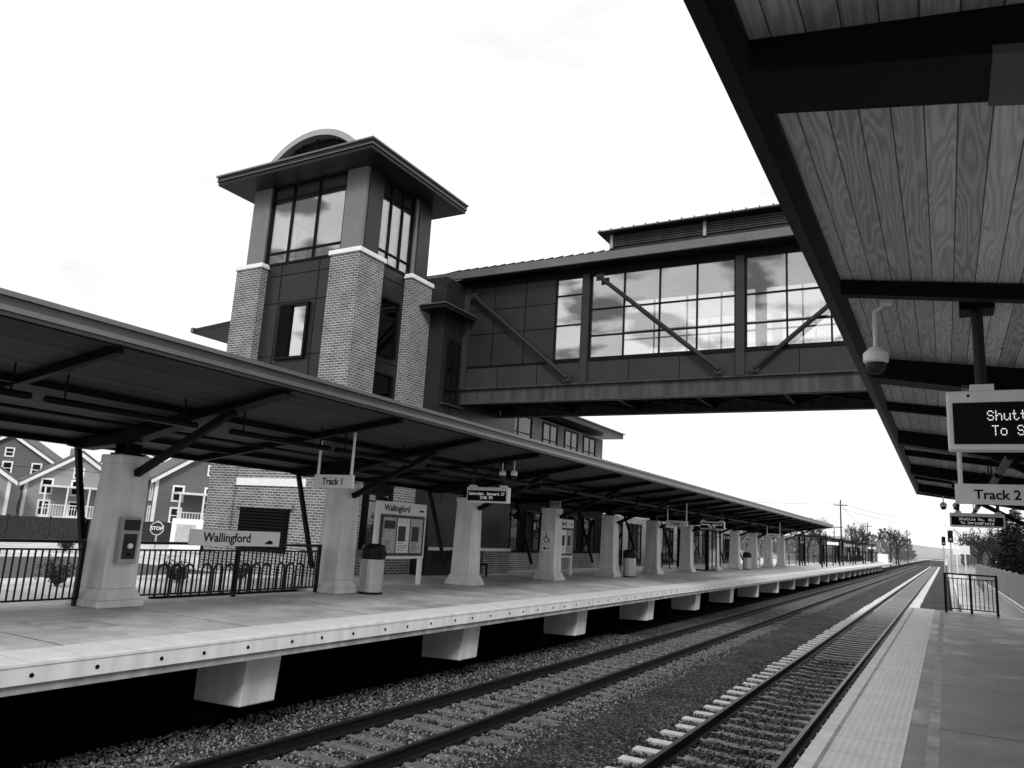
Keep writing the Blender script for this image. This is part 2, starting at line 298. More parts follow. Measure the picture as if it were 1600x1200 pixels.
# ---------------------------------------------------------------- ground & tracks
struct(MB().add([(-1500,-300,-1.95),(1500,-300,-1.95),(1500,3000,-1.95),(-1500,3000,-1.95)],[(0,1,2,3)]).build('ground','ground'))
struct(MB().add([(-9.2,-30,-1.44),(.1,-30,-1.44),(.1,900,-1.44),(-9.2,900,-1.44)],[(0,1,2,3)]).build('ballast_bed','ballast'))
struct(MB().add([(-13,-30,-1.75),(-9.2,-30,-1.44),(-9.2,900,-1.44),(-13,900,-1.75)],[(0,1,2,3)]).build('ballast_shoulder','undershade'))
struct(MB().box(-40,-13.05,-30,120,-1.9,-.15).build('plaza','pave'))
struct(MB().box(-56,-40.05,-60,160,-1.93,-1.75).build('road','asph'))
struct(MB().box(-27,-19.5,-30,16.8,-.149,-.143).build('parking_lane','asph'))
def track(cx,label,tie,tw,spacing,tl):
    t=thing('railway_track',label,'railway track',(cx,0,-1.44))
    for s in (-1,1):
        x=cx+s*.7175
        r=MB(); r.prism([(x-.07,-1.395),(x+.07,-1.395),(x+.07,-1.38),(x+.012,-1.36),(x+.012,-1.262),(x+.036,-1.25),(x+.036,-1.224),(x-.036,-1.224),(x-.036,-1.25),(x-.012,-1.262),(x-.012,-1.36),(x-.07,-1.38)],'y',-6,700)
        ro=r.build('rail','rail',t)
        MB().box(x-.033,x+.033,-6,700,-1.224,-1.218).build('rail_head','railtop',ro)
    rest=MB(); n=0; y=2.2; proto=None
    while y<260:
        if n<98:
            if proto is None or tie=='tie':
                zt=-1.388+ (random.uniform(-.02,.004) if tie=='tie' else 0)
                sl=MB().box(cx-tl/2+random.uniform(-.07,.07),cx+tl/2+random.uniform(-.07,.07),y-tw/2,y+tw/2,-1.58,zt)
                if tie=='ctie':
                    sl=MB().prism([(cx-tl/2,-1.58),(cx+tl/2,-1.58),(cx+tl/2,-1.375),(cx+.4,-1.375),(cx+.3,-1.39),(cx-.3,-1.39),(cx-.4,-1.375),(cx-tl/2,-1.375)],'y',y-tw/2,y+tw/2)
                so=sl.build('sleeper',tie,t,bevel=.012)
                if proto is None: proto=so; y0=y
            else:
                so=proto.copy(); C.objects.link(so); so.parent=t; so.location=(random.uniform(-.04,.04),y-y0,random.uniform(-.012,.002))
        else: rest.box(cx-tl/2,cx+tl/2,y-tw/2,y+tw/2,-1.58,-1.388)
        n+=1; y+=spacing*(1+random.uniform(-.03,.03)*(tie=='tie'))
    tag(rest.build('sleeper',tie,t),None,None,None,'stuff')
    cl=MB()
    for i in range(70):
        yy=2.2+i*spacing
        for s in (-1,1):
            for q in (-1,1): cl.box(cx+s*.7175+q*.11-.035,cx+s*.7175+q*.11+.035,yy-.05,yy+.05,-1.40,-1.355)
    tag(cl.build('rail_clip','rail',t),None,None,None,'stuff')
    return t
track(-7.05,'left railway track on dark weathered timber sleepers beside the Track 1 platform','tie',.22,.55,2.6)
track(-2.82,'right railway track on bright ended concrete sleepers beside the Track 2 platform','ctie',.21,.62,2.6)
def stones(n,x0,x1,y0,y1,name,label):
    rng=np.random.default_rng(3)
    base=np.array([[1,0,0],[-1,0,0],[0,1,0],[0,-1,0],[0,0,1],[0,0,-1]],float)
    F=np.array([[0,2,4],[2,1,4],[1,3,4],[3,0,4],[2,0,5],[1,2,5],[3,1,5],[0,3,5]])
    u=rng.random(n); Y=y0+(y1-y0)*u**1.6; X=x0+(x1-x0)*rng.random(n)
    S=rng.uniform(.014,.034,(n,1,1)); V=base[None]*S*rng.uniform(.6,1.3,(n,6,1))+rng.uniform(-.008,.008,(n,6,3))
    a=rng.random(n)*6.28; ca,sa=np.cos(a),np.sin(a)
    vx=V[:,:,0]*ca[:,None]-V[:,:,1]*sa[:,None]; vy=V[:,:,0]*sa[:,None]+V[:,:,1]*ca[:,None]
    # ballast lies a little higher between the rails of the right track
    hi=((np.abs(X+2.82)<.62)*rng.uniform(0,.035,n))[:,None]
    V[:,:,0]=vx+X[:,None]; V[:,:,1]=vy+Y[:,None]; V[:,:,2]=V[:,:,2]*.8-1.43+rng.uniform(-.01,.03,(n,1))+hi
    FF=(F[None]+np.arange(n)[:,None,None]*6).reshape(-1,3)
    me=bpy.data.meshes.new(name); me.vertices.add(n*6); me.vertices.foreach_set('co',V.reshape(-1))
    me.loops.add(len(FF)*3); me.loops.foreach_set('vertex_index',FF.reshape(-1).astype('i'))
    me.polygons.add(len(FF)); me.polygons.foreach_set('loop_start',(np.arange(len(FF))*3).astype('i'))
    me.update(calc_edges=True); me.validate()
    me.materials.append(M['pebble']); o=bpy.data.objects.new(name,me); C.objects.link(o)
    return tag(o,label,'gravel',None,'stuff')
stones(75000,-9.6,-1.2,4,24,'ballast_stones','loose grey ballast stones lying between and around the rails')
rg=MB(); xs=[-5.6,-5.35,-4.95,-4.6,-4.3,-4.15]; hs=[0,.045,.06,.055,.03,0]
for k in range(5):
    rg.add([(xs[k],-6,-1.441+hs[k]),(xs[k+1],-6,-1.441+hs[k+1]),(xs[k+1],200,-1.441+hs[k+1]),(xs[k],200,-1.441+hs[k])],[(0,1,2,3)])
struct(rg.build('ballast_ridge','ballast'))
lf=MB()
for i in range(260):
    x=random.uniform(-9,-1.3); y=4.5+17*random.random()**1.5; z=-1.385; a=random.random()*6.28; s=random.uniform(.02,.045)
    d=Vector((math.cos(a),math.sin(a),random.uniform(-.3,.3)))*s; e=Vector((-math.sin(a),math.cos(a),random.uniform(-.3,.3)))*s*.6; c=Vector((x,y,z))
    lf.add([c-d,c+e,c+d,c-e],[(0,1,2,3)])
tag(lf.build('fallen_leaves','wfence'),'pale dead leaves scattered over the ballast','leaves',None,'stuff')
# ---------------------------------------------------------------- platforms
p1=thing('platform','pale concrete high level platform for Track 1','platform',(-11,60,0),kind='structure')
MB().box(-13.0,-8.42,-12,155,-.30,-.004).build('deck','slab1',p1)
MB().box(-16.3,-13.0,14.6,72,-.30,-.004).build('deck','slab1',p1)
MB().box(-9.2,-8.5,-12,155,-.004,.006).build('tactile_strip','tact',p1)
MB().box(-8.5,-8.35,-12,155,-.02,.009).build('edge_coping','edge',p1)
MB().box(-8.42,-8.36,-12,155,-.2,-.02).build('edge_beam','edge',p1)
MB().box(-8.44,-8.40,-12,155,-.30,-.2).build('edge_beam','concd',p1)
MB().box(-11.4,-10.3,6.2,7.2,-.01,.002).build('access_cover','concd',p1)
bh=MB()
for i in range(120):
    y=2.0+i*.72+ (.0 if i%3 else .1)
    bh.tube((-8.37,y,-.115),(-8.353,y,-.115),.024,n=10)
tag(bh.build('bolt_socket','ink',p1),None,None,None,'stuff')
MB().box(-13.05,-12.4,-12,155,-1.9,-.31).build('retaining_wall','undershade',p1)
for k in range(24):
    y=8.45+5.7*(k-1)
    pr=MB().prism([(-9.75,-.31),(-8.72,-.31),(-8.78,-1.02),(-9.75,-1.06)],'y',y-.33,y+.33).build('pier','conc' if k<9 else 'concd',p1,bevel=.02)
    MB().box(-12.4,-9.75,y-.3,y+.3,-1.0,-.31).build('pier_beam','undershade',pr)  # inner pier parts near-black, underside shadow put into the colour
    MB().box(-11.6,-9.9,y-.28,y+.28,-1.75,-1.0).build('pier_footing','undershade',pr)
p2=thing('platform','grey concrete platform with tactile strip for Track 2','platform',(2,10,0),kind='structure')
MB().box(-.38,7,-10,28.2,-.35,-.004).build('deck','slab',p2)
MB().box(-.93,-.38,-10,28.2,-.35,.004).build('tactile_strip','tact',p2)
MB().box(-.97,-.93,-10,28.2,-.35,-.006).build('joint_strip','concd',p2)
MB().box(-1.09,-.97,-10,28.2,-.35,-.002).build('edge_coping','edge',p2)
MB().box(-.22,-.12,-10,28.2,-.01,0).build('painted_line','concd',p2)
MB().box(-.7,7,-10,28.0,-1.9,-.36).build('retaining_wall','undershade',p2)
MB().box(1.15,1.6,7.0,7.45,-.01,.002).build('access_cover','concd',p2)
struct(MB().box(0.2,2.3,28.3,140,-1.9,-.95).build('path','pave'))
# ---------------------------------------------------------------- canopies
SL=.14
def sof1(x): return 3.67+SL*(x+8.65)
def sof2(x): return 3.84-SL*(x+.8)
def canopy(label,mir,y0,y1,ys,mids,sof,front,zf,loc):
    sgn = 1 if mir else -1
    t=thing('platform_canopy',label,'canopy',loc)
    X=lambda d: front+sgn*d
    S=lambda d: zf-.18-SL*d
    D=5.75
    MB().prism([(X(0.02),S(0)+.16),(X(D),S(D)+.16),(X(D),S(D)+.02),(X(0.02),S(0)+.02)],'y',y0,y1).build('roof','roofm',t)
    MB().prism([(X(0.1),S(.1)+.018),(X(D),S(D)+.018),(X(D),S(D)),(X(0.1),S(.1))],'y',y0,y1).build('soffit',sof,t)
    MB().box(X(-.02),X(.06),y0,y1,S(0)-.07,S(0)+.13).build('fascia','roofm' if not mir else 'fasd',t)
    if not mir: MB().box(X(-.05),X(-.021),y0,y1,S(0)-.03,S(0)+.03).build('drip_edge','fas',t)
    MB().box(X(-.06),X(.06),y0,y1,S(0)+.13,S(0)+.19).build('roof_edge','fas' if not mir else 'roofm',t)
    MB().box(X(.06),X(.15),y0,y1,S(.1)-.07,S(.1)-.02).build('edge_channel','steel',t)
    MB().box(X(D-.1),X(D+.05),y0,y1,S(D)-.10,S(D)+.2).build('gutter','steel',t)
    sm=MB(); y=y0
    while y<y1:
        sm.prism([(X(.04),S(0)+.19),(X(D),S(D)+.19),(X(D),S(D)+.16),(X(.04),S(0)+.16)],'y',y,y+.03); y+=.45
    tag(sm.build('standing_seam','roofm',t),None,None,None,'stuff')
    for yc in (y0+.04,y1-.04):
        MB().prism([(X(-.01),S(0)+.18),(X(D),S(D)+.18),(X(D),S(D)-.1),(X(-.01),S(0)-.1)],'y',yc-.05,yc+.05).build('end_fascia','fas' if not mir else 'fasd',t)
    if not mir:
        MB().tube((X(3.2),y0,S(3.2)-.2),(X(3.2),y1,S(3.2)-.2),.03,n=6).build('conduit','steel',t)
        for d in (2.3,4.6): MB().box(X(d)-.04,X(d)+.04,y0+.1,y1-.1,S(d)-.11,S(d)-.012).build('purlin','steel',t)
    for ym in mids:
        if y0<ym<y1-.2:
            MB().prism([(X(.15),S(.15)-.01),(X(D-.15),S(D-.15)-.01),(X(D-.15),S(D-.15)-.13),(X(.15),S(.15)-.13)],'y',ym-.05,ym+.05).build('rafter','steel',t)
    for yc in ys:
        if not (y0<yc<y1): continue
        r=MB()
        dp=[(.15,.24),(2.6,.32),(3.95,.36),(5.2,.28),(D-.12,.14)] if mir else [(0.15,.10),(2.6,.22),(3.95,.32),(5.2,.24),(D-.12,.12)]
        fw=.17 if mir else .13
        poly=[(X(d),S(d)-.01) for d,h in dp]+[(X(d),S(d)-h) for d,h in reversed(dp)]
        r.prism(poly,'y',yc-.02,yc+.02)
        poly2=[(X(d),S(d)-h) for d,h in dp]+[(X(d),S(d)-h-.025) for d,h in reversed(dp)]
        r.prism(poly2,'y',yc-fw,yc+fw)
        ra=r.build('rafter','steel',t)
        if mir: MB().prism([(X(d),S(d)-h) for d,h in ((1.02,.27),(1.2,.28))]+[(X(d),S(d)-h) for d,h in ((1.2,.315),(1.02,.305))],'y',yc-fw-.012,yc+fw+.012).build('splice_plate','roofm',ra)
        cx=X(3.95)
        col=MB(); col.frus(cx,yc,0,.12,.44,.44,.43,.43); col.frus(cx,yc,.12,.3,.41,.41,.33,.33)
        col.frus(cx,yc,.3,2.42,.32,.32,.28,.28); col.frus(cx,yc,2.42,2.56,.30,.30,.30,.30)
        co=col.build('column','conc',t,bevel=.02)
        st=MB(); st.box(cx-.2,cx+.2,yc-.2,yc+.2,2.56,2.6); st.box(cx-.16,cx+.16,yc-.01,yc+.01,2.6,S(3.95)-.34); st.box(cx-.16,cx-.13,yc-.15,yc+.15,2.6,S(3.95)-.34); st.box(cx+.13,cx+.16,yc-.15,yc+.15,2.6,S(3.95)-.34)
        st.build('steel_stub','steel',co)
        MB().bar((X(3.62),yc,2.25),(X(1.35),yc,S(1.35)-.18),.10,.12).build('knee_brace','steel',co)
        MB().bar((X(5.5),yc,S(5.5)-.12),(X(4.7),yc,.5),.09,.09).build('rear_strut','steel',co)
    return t
ys1=[8.4+5.7*k for k in range(-2,12)]
canopy('long timber lined canopy, its planks darkened as shade, over the Track 1 platform',False,-6,74,ys1,[y+2.85 for y in ys1],'wood_shaded',-8.65,3.85,(-12.6,40,0))
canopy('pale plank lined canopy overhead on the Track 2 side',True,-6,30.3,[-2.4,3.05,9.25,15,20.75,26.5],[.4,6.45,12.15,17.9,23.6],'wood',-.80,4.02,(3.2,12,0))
# ---------------------------------------------------------------- hanging tube lights
def tube_light(x,ya,yb,z,sz,label,group):
    t=thing('tube_light',label,'light',(x,(ya+yb)/2,z),group)
    MB().prism([(x-.045,z),(x+.045,z),(x+.06,z+.05),(x+.03,z+.09),(x-.03,z+.09),(x-.06,z+.05)],'y',ya,yb).build('housing','steel',t)
    MB().box(x-.03,x+.03,ya+.04,yb-.04,z-.014,z-.001).build('diffuser','steelmid',t)
    for y in (ya+.25,yb-.25): MB().tube((x,y,z+.09),(x,y,sz),.014,n=6).build('hanger','steel',t)
n=0
for k in range(-1,11):
    for ya in (5.65,8.75):
        y=ya+5.7*k
        if y+2.4<74 and y>1:
            tube_light(-10.43,y,y+2.4,2.98,sof1(-10.43),'dark hanging tube light under the Track 1 canopy, %s from the near end'%ORD[n],'tube lights under the left canopy'); n+=1
for i,y in enumerate((12.7,15.6,18.5,21.4,24.3,27.2)):
    tube_light(.85,y,y+2.3,3.05,sof2(.85),'dark hanging tube light under the plank lined right canopy, %s from the near end'%ORD[i],'tube lights under the right canopy')
# ---------------------------------------------------------------- elevator tower
T=thing('station_tower','square brick tower with glazed top storey and arched roof vent','tower',(-18.85,19.6,-.15))
x0,x1,y0,y1=-21.7,-16.0,17.56,21.6
MB().box(x0+.12,x1-.12,y0+.12,y1-.12,-.15,4.6).build('wall','brickd',T)
MB().box(x0+.3,x1-.3,y0+.3,y1-.3,4.6,10.3).build('panel_wall','panel',T)
for (a,b_) in ((x0,y0),(x1-1.25,y0),(x0,y1-1.25),(x1-1.25,y1-1.25)):
    pr=MB().box(a,a+1.25,b_,b_+1.25,-.15,10.2).build('brick_pier','brick',T)
    MB().box(a-.06,a+1.31,b_-.06,b_+1.31,10.2,10.36).build('cap','stone',pr,bevel=.02)
MB().box(x0+1.27,x1-1.27,y0+.05,y0+.2,2.62,2.86).build('stone_band','stone',T)
go=MB().box(-20.1,-17.9,y0+.06,y0+.12,.55,1.9).build('grille','darkin',T)
lv=MB()
for i in range(13): lv.box(-20.05,-17.95,y0+.02,y0+.058,.6+i*.1,.64+i*.1)
lv.build('louvre','steel',go)
MB().box(-20.25,-17.75,y0+.02,y0+.118,1.91,2.08).build('lintel','brick',T)
for z in (5.6,7.0,8.9,9.9):
    seam(T,x0+1.27,x1-1.27,y0+.288,y0+.302,z-.012,z+.012)
    seam(T,x1-.302,x1-.288,y0+1.27,y1-1.27,z-.012,z+.012)
for x in (-19.75,-18.0): seam(T,x-.012,x+.012,y0+.286,y0+.302,4.6,10.3)
w_=window(T,'y',-1,y0+.3,-19.55,-18.2,6.85,8.8,1,1,'steel','mglass',.09,.05,.12)
MB().box(-19.46,-19.0,y0+.2,y0+.275,6.95,8.7).build('reveal_shade','darkin',w_)  # near-black slab painted as the shaded side of the recess
for z0_,z1_ in ((4.9,6.6),(7.2,9.2)): window(T,'x',1,x1-.3,y0+1.5,y1-1.5,z0_,z1_,1,1,'steel','dglass',.07,.05,.08)
for (a,b_) in ((x0+.2,y0+.2),(x1-1.05,y0+.2),(x0+.2,y1-1.05),(x1-1.05,y1-1.05)):
    po=MB().box(a,a+.85,b_,b_+.85,10.36,13.3).build('corner_post','post',T)
    if a>-19: MB().box(a+.851,a+.90,b_+.15,b_+.86,10.36,13.3).build('dark_post_face','panel',po)  # track-side face of the right-hand posts is darker
for pl,s in ((y0+.35,-1),(y1-.35,1)):
    window(T,'y',s,pl,x0+1.06,x1-1.06,10.30,13.28,[.29,.63],[.16,.84],'steel','glass',.09,.06,.08)
for pl,s in ((x1-.35,1),(x0+.35,-1)):
    window(T,'x',s,pl,y0+1.06,y1-1.06,10.30,13.28,3,[.16,.84],'steel','glass',.09,.06,.08)
MB().box(x0+.4,x1-.4,y0+.4,y1-.4,10.3,10.36).build('floor','panel',T)
rf=MB(); rf.box(x0-.72,x1+.72,y0-.72,y1+.72,13.3,13.42); rf.box(x0-.75,x1+.75,y0-.75,y1+.75,13.42,13.6)
ro=rf.build('roof','fasd',T)
MB().box(x0-.8,x1+.8,y0-.8,y1+.8,13.6,13.66).build('roof_edge','fas',ro)
MB().box(x0-.765,x1+.765,y0-.765,y1+.765,13.44,13.47).build('drip_edge','fas',ro)
hp=MB(); a=.75; cz=14.1
hp.add([(x0-a,y0-a,13.66),(x1+a,y0-a,13.66),(x1+a,y1+a,13.66),(x0-a,y1+a,13.66),(x0+1.5,y0+1.5,cz),(x1-1.5,y0+1.5,cz),(x1-1.5,y1-1.5,cz),(x0+1.5,y1-1.5,cz)],[(0,1,5,4),(1,2,6,5),(2,3,7,6),(3,0,4,7),(4,5,6,7),(0,3,2,1)])
hp.build('hip_roof','roofm',ro)
cxa=-18.85; rr=2.9; czr=15.15-rr
def arc(r,z0): 
    th=math.asin(max(-1,min(1,(z0-czr)/r))); n=20
    return [(cxa+r*math.cos(th+(math.pi-2*th)*i/n),czr+r*math.sin(th+(math.pi-2*th)*i/n)) for i in range(n+1)]
av=MB(); ao=arc(rr,13.7); ai=arc(rr-.22,13.7)
av.prism(ao+ai[::-1],'y',y0+.15,y1-.15); avo=av.build('arched_roof_vent','alu',T)
MB().prism(arc(rr-.23,13.7),'y',y0+.45,y1-.45).build('vent_screen','steelmid',avo)
lv=MB()
for i in range(12):
    z=13.85+i*.085; hw=math.sqrt(max(.01,(rr-.25)**2-(z-czr)**2)); lv.box(cxa-hw,cxa+hw,y0+.4,y0+.448,z,z+.035)
for dx in (-1,0,1): lv.box(cxa+dx-.03,cxa+dx+.03,y0+.36,y0+.40,13.7,czr+math.sqrt((rr-.25)**2-dx*dx))
lv.build('louvre','steel',avo)
sr=MB().prism([(-24.4,8.42),(-21.7,8.62),(-21.7,8.42),(-24.4,8.25)],'y',18.1,21.3).build('side_roof','fasd',T)
MB().box(-24.45,-24.3,18.05,21.35,8.28,8.46).build('roof_edge','fas',sr)
MB().box(-22.6,-21.72,18.9,21.2,4.5,8.4).build('side_bay','panel',T)
Lk=thing('link_block','dark panelled stair block joining the tower to the footbridge','building',(-18,24,-.15))
MB().box(-21,-15.37,21.62,27.2,-.15,10.6).build('wall','panel',Lk)
ev=MB().box(-21.2,-14.9,20.95,23.1,9.22,9.36).build('eave','fasd',Lk)
MB().box(-21.2,-14.86,20.9,23.1,9.361,9.40).build('roof_edge','fas',ev)
for z in (4.6,5.9,7.4,8.4): seam(Lk,-15.372,-15.358,21.7,23.0,z-.012,z+.012)
seam(Lk,-15.372,-15.356,22.288,22.312,2.5,9.2)
window(Lk,'x',1,-15.37,21.9,22.75,6.0,8.3,2,2,'steel','dglass')
MB().box(-15.34,-15.2,21.7,23.0,5.9,5.98).build('ledge','steelmid',Lk)
# ---------------------------------------------------------------- footbridge
B=thing('footbridge','enclosed glazed footbridge spanning both tracks','footbridge',(-5,24.5,6.1))
xa,xb=-15.35,9.0; ya,yb=23.0,26.0
for y,s in ((ya,-1),(yb,1)):
    g=MB(); g.box(xa,xb,y-.02,y+.02,6.1,6.67); g.box(xa,xb,y-.14,y+.14,6.08,6.12); g.box(xa,xb,y-.14,y+.14,6.63,6.67)
    g.build('girder','girder',B)
    MB().box(xa,xb,y-.05,y+.05,6.67,7.43).build('sill_panel','panel2',B)
    MB().box(xa,xb,y-.08,y+.08,7.43,7.5).build('sill','steel',B)
    MB().box(xa,xb,y-.09,y+.09,10.5,10.86).build('head_beam','steel',B)
    MB().box(xa,-11.6,y-.04,y+.04,7.5,10.5).build('panel_wall','panel',B)
    for x in (-15.25,-10.4,-5.2,0,5.2): MB().box(x-.13,x+.13,y+s*.0,y+s*.16,6.67,10.5).build('post','panel2',B)
    window(B,'y',s,y,-11.6,-10.53,7.5,10.5,1,[.42,.78],'steel','mglass' ,.06,.05,.07)
    window(B,'y',s,y,-10.27,-5.33,7.5,10.5,4,[.27,.58],'steel','glass',.06,.05,.07)
    window(B,'y',s,y,-5.07,-.13,7.5,10.5,4,[.27,.58],'steel','glass',.06,.05,.07)
    window(B,'y',s,y,.13,5.07,7.5,10.5,4,[.27,.58],'steel','glass',.06,.05,.07)
    yo=y+s*.25
    for p,q in (((-14.9,10.15),(-10.95,6.85)),((-9.85,10.3),(-5.8,6.85)),((-4.75,6.85),(-.6,10.3)),((.6,6.85),(4.7,10.3))):
        br=MB().tube((p[0],yo,p[1]),(q[0],yo,q[1]),.075,n=10)
        br.box(p[0]-.14,p[0]+.14,yo-.012,yo+.012,p[1]-.12,p[1]+.12); br.box(q[0]-.14,q[0]+.14,yo-.012,yo+.012,q[1]-.12,q[1]+.12)
        br.build('brace','panel',B)
for x in (-14.1,-12.8): seam(B,x-.015,x+.015,ya-.052,ya-.041,7.5,10.5)
for z in (8.7,9.6): seam(B,-15.1,-11.6,ya-.05,ya-.041,z-.015,z+.015)
for x in (-13.8,-12.2,-8.8,-7.1,-3.5,-1.8,1.7,3.4): seam(B,x-.01,x+.01,ya-.062,ya-.051,6.68,7.42)
MB().box(xa,xb,ya+.06,yb-.06,6.55,6.66).build('floor','darkin',B)
for i in range(9):
    x=xa+.5+i*2.7; MB().box(x-.06,x+.06,ya+.15,yb-.15,6.2,6.5).build('cross_beam','steel',B)
    if i<8:
        MB().bar((x,ya+.2,6.25),(x+2.7,yb-.2,6.25),.07,.07).build('wind_brace','steel',B); MB().bar((x,yb-.2,6.33),(x+2.7,ya+.2,6.33),.07,.07).build('wind_brace','steel',B)
MB().box(xa,xb,ya+.1,yb-.1,10.55,10.62).build('ceiling','girder',B)
MB().box(xa,-1.2,ya+1.0,ya+1.04,8.35,8.4).build('handrail','steelmid',B)
rfb=MB(); rfb.prism([(22.35,10.9),(24.5,11.95),(26.65,10.9),(26.65,10.8),(24.5,11.8),(22.35,10.8)],'x',-16.9,xb)
ro=rfb.build('roof','roofm',B)
MB().box(-16.9,xb,22.28,22.40,10.72,11.0).build('eave_fascia','fas',ro); MB().box(-16.9,xb,26.6,26.72,10.72,11.0).build('eave_fascia','fas',ro)
MB().box(-16.85,xb,22.41,26.6,10.68,10.72).build('eave_soffit','steel',ro)
sm=MB(); x=-16.8
while x<xb:
    sm.prism([(22.36,10.9),(24.5,11.95),(24.5,12.01),(22.36,10.96)],'x',x,x+.035); x+=.42
tag(sm.build('standing_seam','steel',ro),None,None,None,'stuff')
mo=MB().box(-9.9,xb,23.6,25.4,11.3,12.1).build('roof_monitor','steelmid',B)
for i in range(5): MB().box(-9.85,xb,23.54,23.598,11.68+i*.08,11.72+i*.08).build('louvre','girder',mo)
for x in (-9.8,-6.5,-3.2,.1,3.4): MB().box(x-.05,x+.05,23.50,23.538,11.6,12.1).build('louvre_post','alu',mo)
MB().prism([(23.2,12.1),(25.8,12.1),(25.8,12.18),(24.5,12.32),(23.2,12.18)],'x',-10.2,xb).build('monitor_roof','fasd',mo)
MB().box(-10.22,xb,23.17,23.2,12.13,12.17).build('roof_edge','fas',mo)
sm=MB(); x=-10.15
while x<xb: sm.prism([(23.18,12.19),(24.5,12.33),(24.5,12.365),(23.18,12.225)],'x',x,x+.03); x+=.42
tag(sm.build('standing_seam','steelmid',mo),None,None,None,'stuff')
T2=thing('lift_tower','brick lift tower at the far right end of the footbridge','tower',(11.5,24.5,0))
MB().box(9.05,14,22,27,-1.9,13).build('wall','brick',T2); MB().box(8.4,14.6,21.4,27.6,13,13.3).build('roof','fasd',T2)
# ---------------------------------------------------------------- station building beyond bridge
SB=thing('station_building','brick station building with dark eaves beyond the footbridge','building',(-20,33,-.15))
MB().box(-24,-16.35,27.3,39,-.15,6.9).build('wall','brick',SB)
MB().box(-16.35,-16.2,27.3,39,-.15,3.5).build('shopfront_wall','darkin',SB)
MB().box(-16.2,-16.1,27.3,39,-.15,.75).build('brick_dado','brickd',SB)
MB().box(-24.8,-15.5,26.6,39.9,7.05,7.3).build('roof','fasd',SB)
MB().box(-24.9,-15.4,26.5,40.0,7.3,7.36).build('roof_edge','fas',SB)
MB().box(-16.35,-16.25,28,38.5,4.95,5.1).build('stone_band','stone',SB)
for y,wd in ((27.9,2.6),(31.6,1.6),(34.0,1.6),(36.3,1.6)): window(SB,'x',1,-16.35,y,y+wd,5.2,6.8,2,2,'steel','dglass')
for i in range(5):
    y=28+i*2.1; window(SB,'x',1,-16.2,y,y+1.5,.8,2.6,2,1,'alu' if i==2 else 'steel','dglass')
sw=thing('waiting_room_wall','dark brick and glass waiting room wall behind the Track 1 platform','wall',(-16,45,-.15))
MB().box(-16.6,-16.3,39.05,70,-.15,2.9).build('wall','brickd',sw)
for i in range(9):
    y=40+i*3.2; window(sw,'x',1,-16.3,y,y+2.2,.1,2.5,3,[.4],'steel','dglass')
MB().box(x1-.1,x1+.02,y0+1.26,y1-1.26,.8,3.2).build('shopfront_wall','darkin',T)
window(T,'x',1,x1+.02,19.0,20.2,.85,2.6,2,[.85],'steel','dglass')
window(Lk,'x',1,-15.37,23.4,25.0,0,2.3,2,[.8],'steel','dglass')
MB().box(-15.36,-15.2,25.1,27.0,-.15,.85).build('brick_dado','brickd',Lk)
MB().box(-15.36,-15.15,21.7,27.1,.85,.95).build('stone_ledge','stone',Lk)
V=thing('glass_shelter','dark framed glass vestibule on the left platform between the seventh and ninth columns','shelter',(-13.3,47.5,0))
MB().box(-14.2,-12.3,46,49,2.45,2.6).build('roof','steel',V)
for a_,b_ in ((-14.15,46.05),(-12.35,46.05),(-14.15,48.95),(-12.35,48.95)): MB().box(a_-.05,a_+.05,b_-.05,b_+.05,0,2.45).build('post','steel',V)
window(V,'y',-1,46.05,-14.1,-12.4,0,2.4,2,[.85],'steel','glass'); window(V,'x',1,-12.35,46.1,48.9,0,2.4,3,[.85],'steel','glass')
# ---------------------------------------------------------------- railings
def railing(pts,z,label,h=1.05,group=None,step=1.9,pick=.11,mname='black'):
    p,q=Vector(pts[0]+(z,)),Vector(pts[1]+(z,)); d=(q-p); Ln=d.length; d.normalize()
    t=thing('railing',label,'railing',(p+q)/2,group)
    MB().bar(p+Vector((0,0,h)),q+Vector((0,0,h)),.06,.05).build('top_rail',mname,t)
    MB().bar(p+Vector((0,0,h-.13)),q+Vector((0,0,h-.13)),.035,.03).build('mid_rail',mname,t)
    MB().bar(p+Vector((0,0,.12)),q+Vector((0,0,.12)),.035,.03).build('bottom_rail',mname,t)
    n=max(1,round(Ln/step))
    for i in range(n+1):
        c=p+d*Ln*i/n; MB().box(c.x-.035,c.x+.035,c.y-.035,c.y+.035,z,z+h+.03).build('post',mname,t)
    pk=MB(); m=int(Ln/pick)
    for i in range(1,m):
        c=p+d*Ln*i/m; pk.box(c.x-.011,c.x+.011,c.y-.011,c.y+.011,z+.12,z+h-.13)
    pk.build('picket',mname,t)
    return t
railing(((-12.75,1.0),(-12.75,7.95)),0,'black picket railing left of the nearest concrete column')
railing(((-12.75,8.9),(-12.75,13.65)),0,'black picket railing between the first two concrete columns')
railing(((-13.1,74),(-13.1,154)),0,'black picket railing along the far uncovered end of the left platform',step=4,pick=.25)
railing(((-.06,27.6),(1.28,27.6)),0,'short black railing closing the near end of the right platform',h=1.15,step=.67)
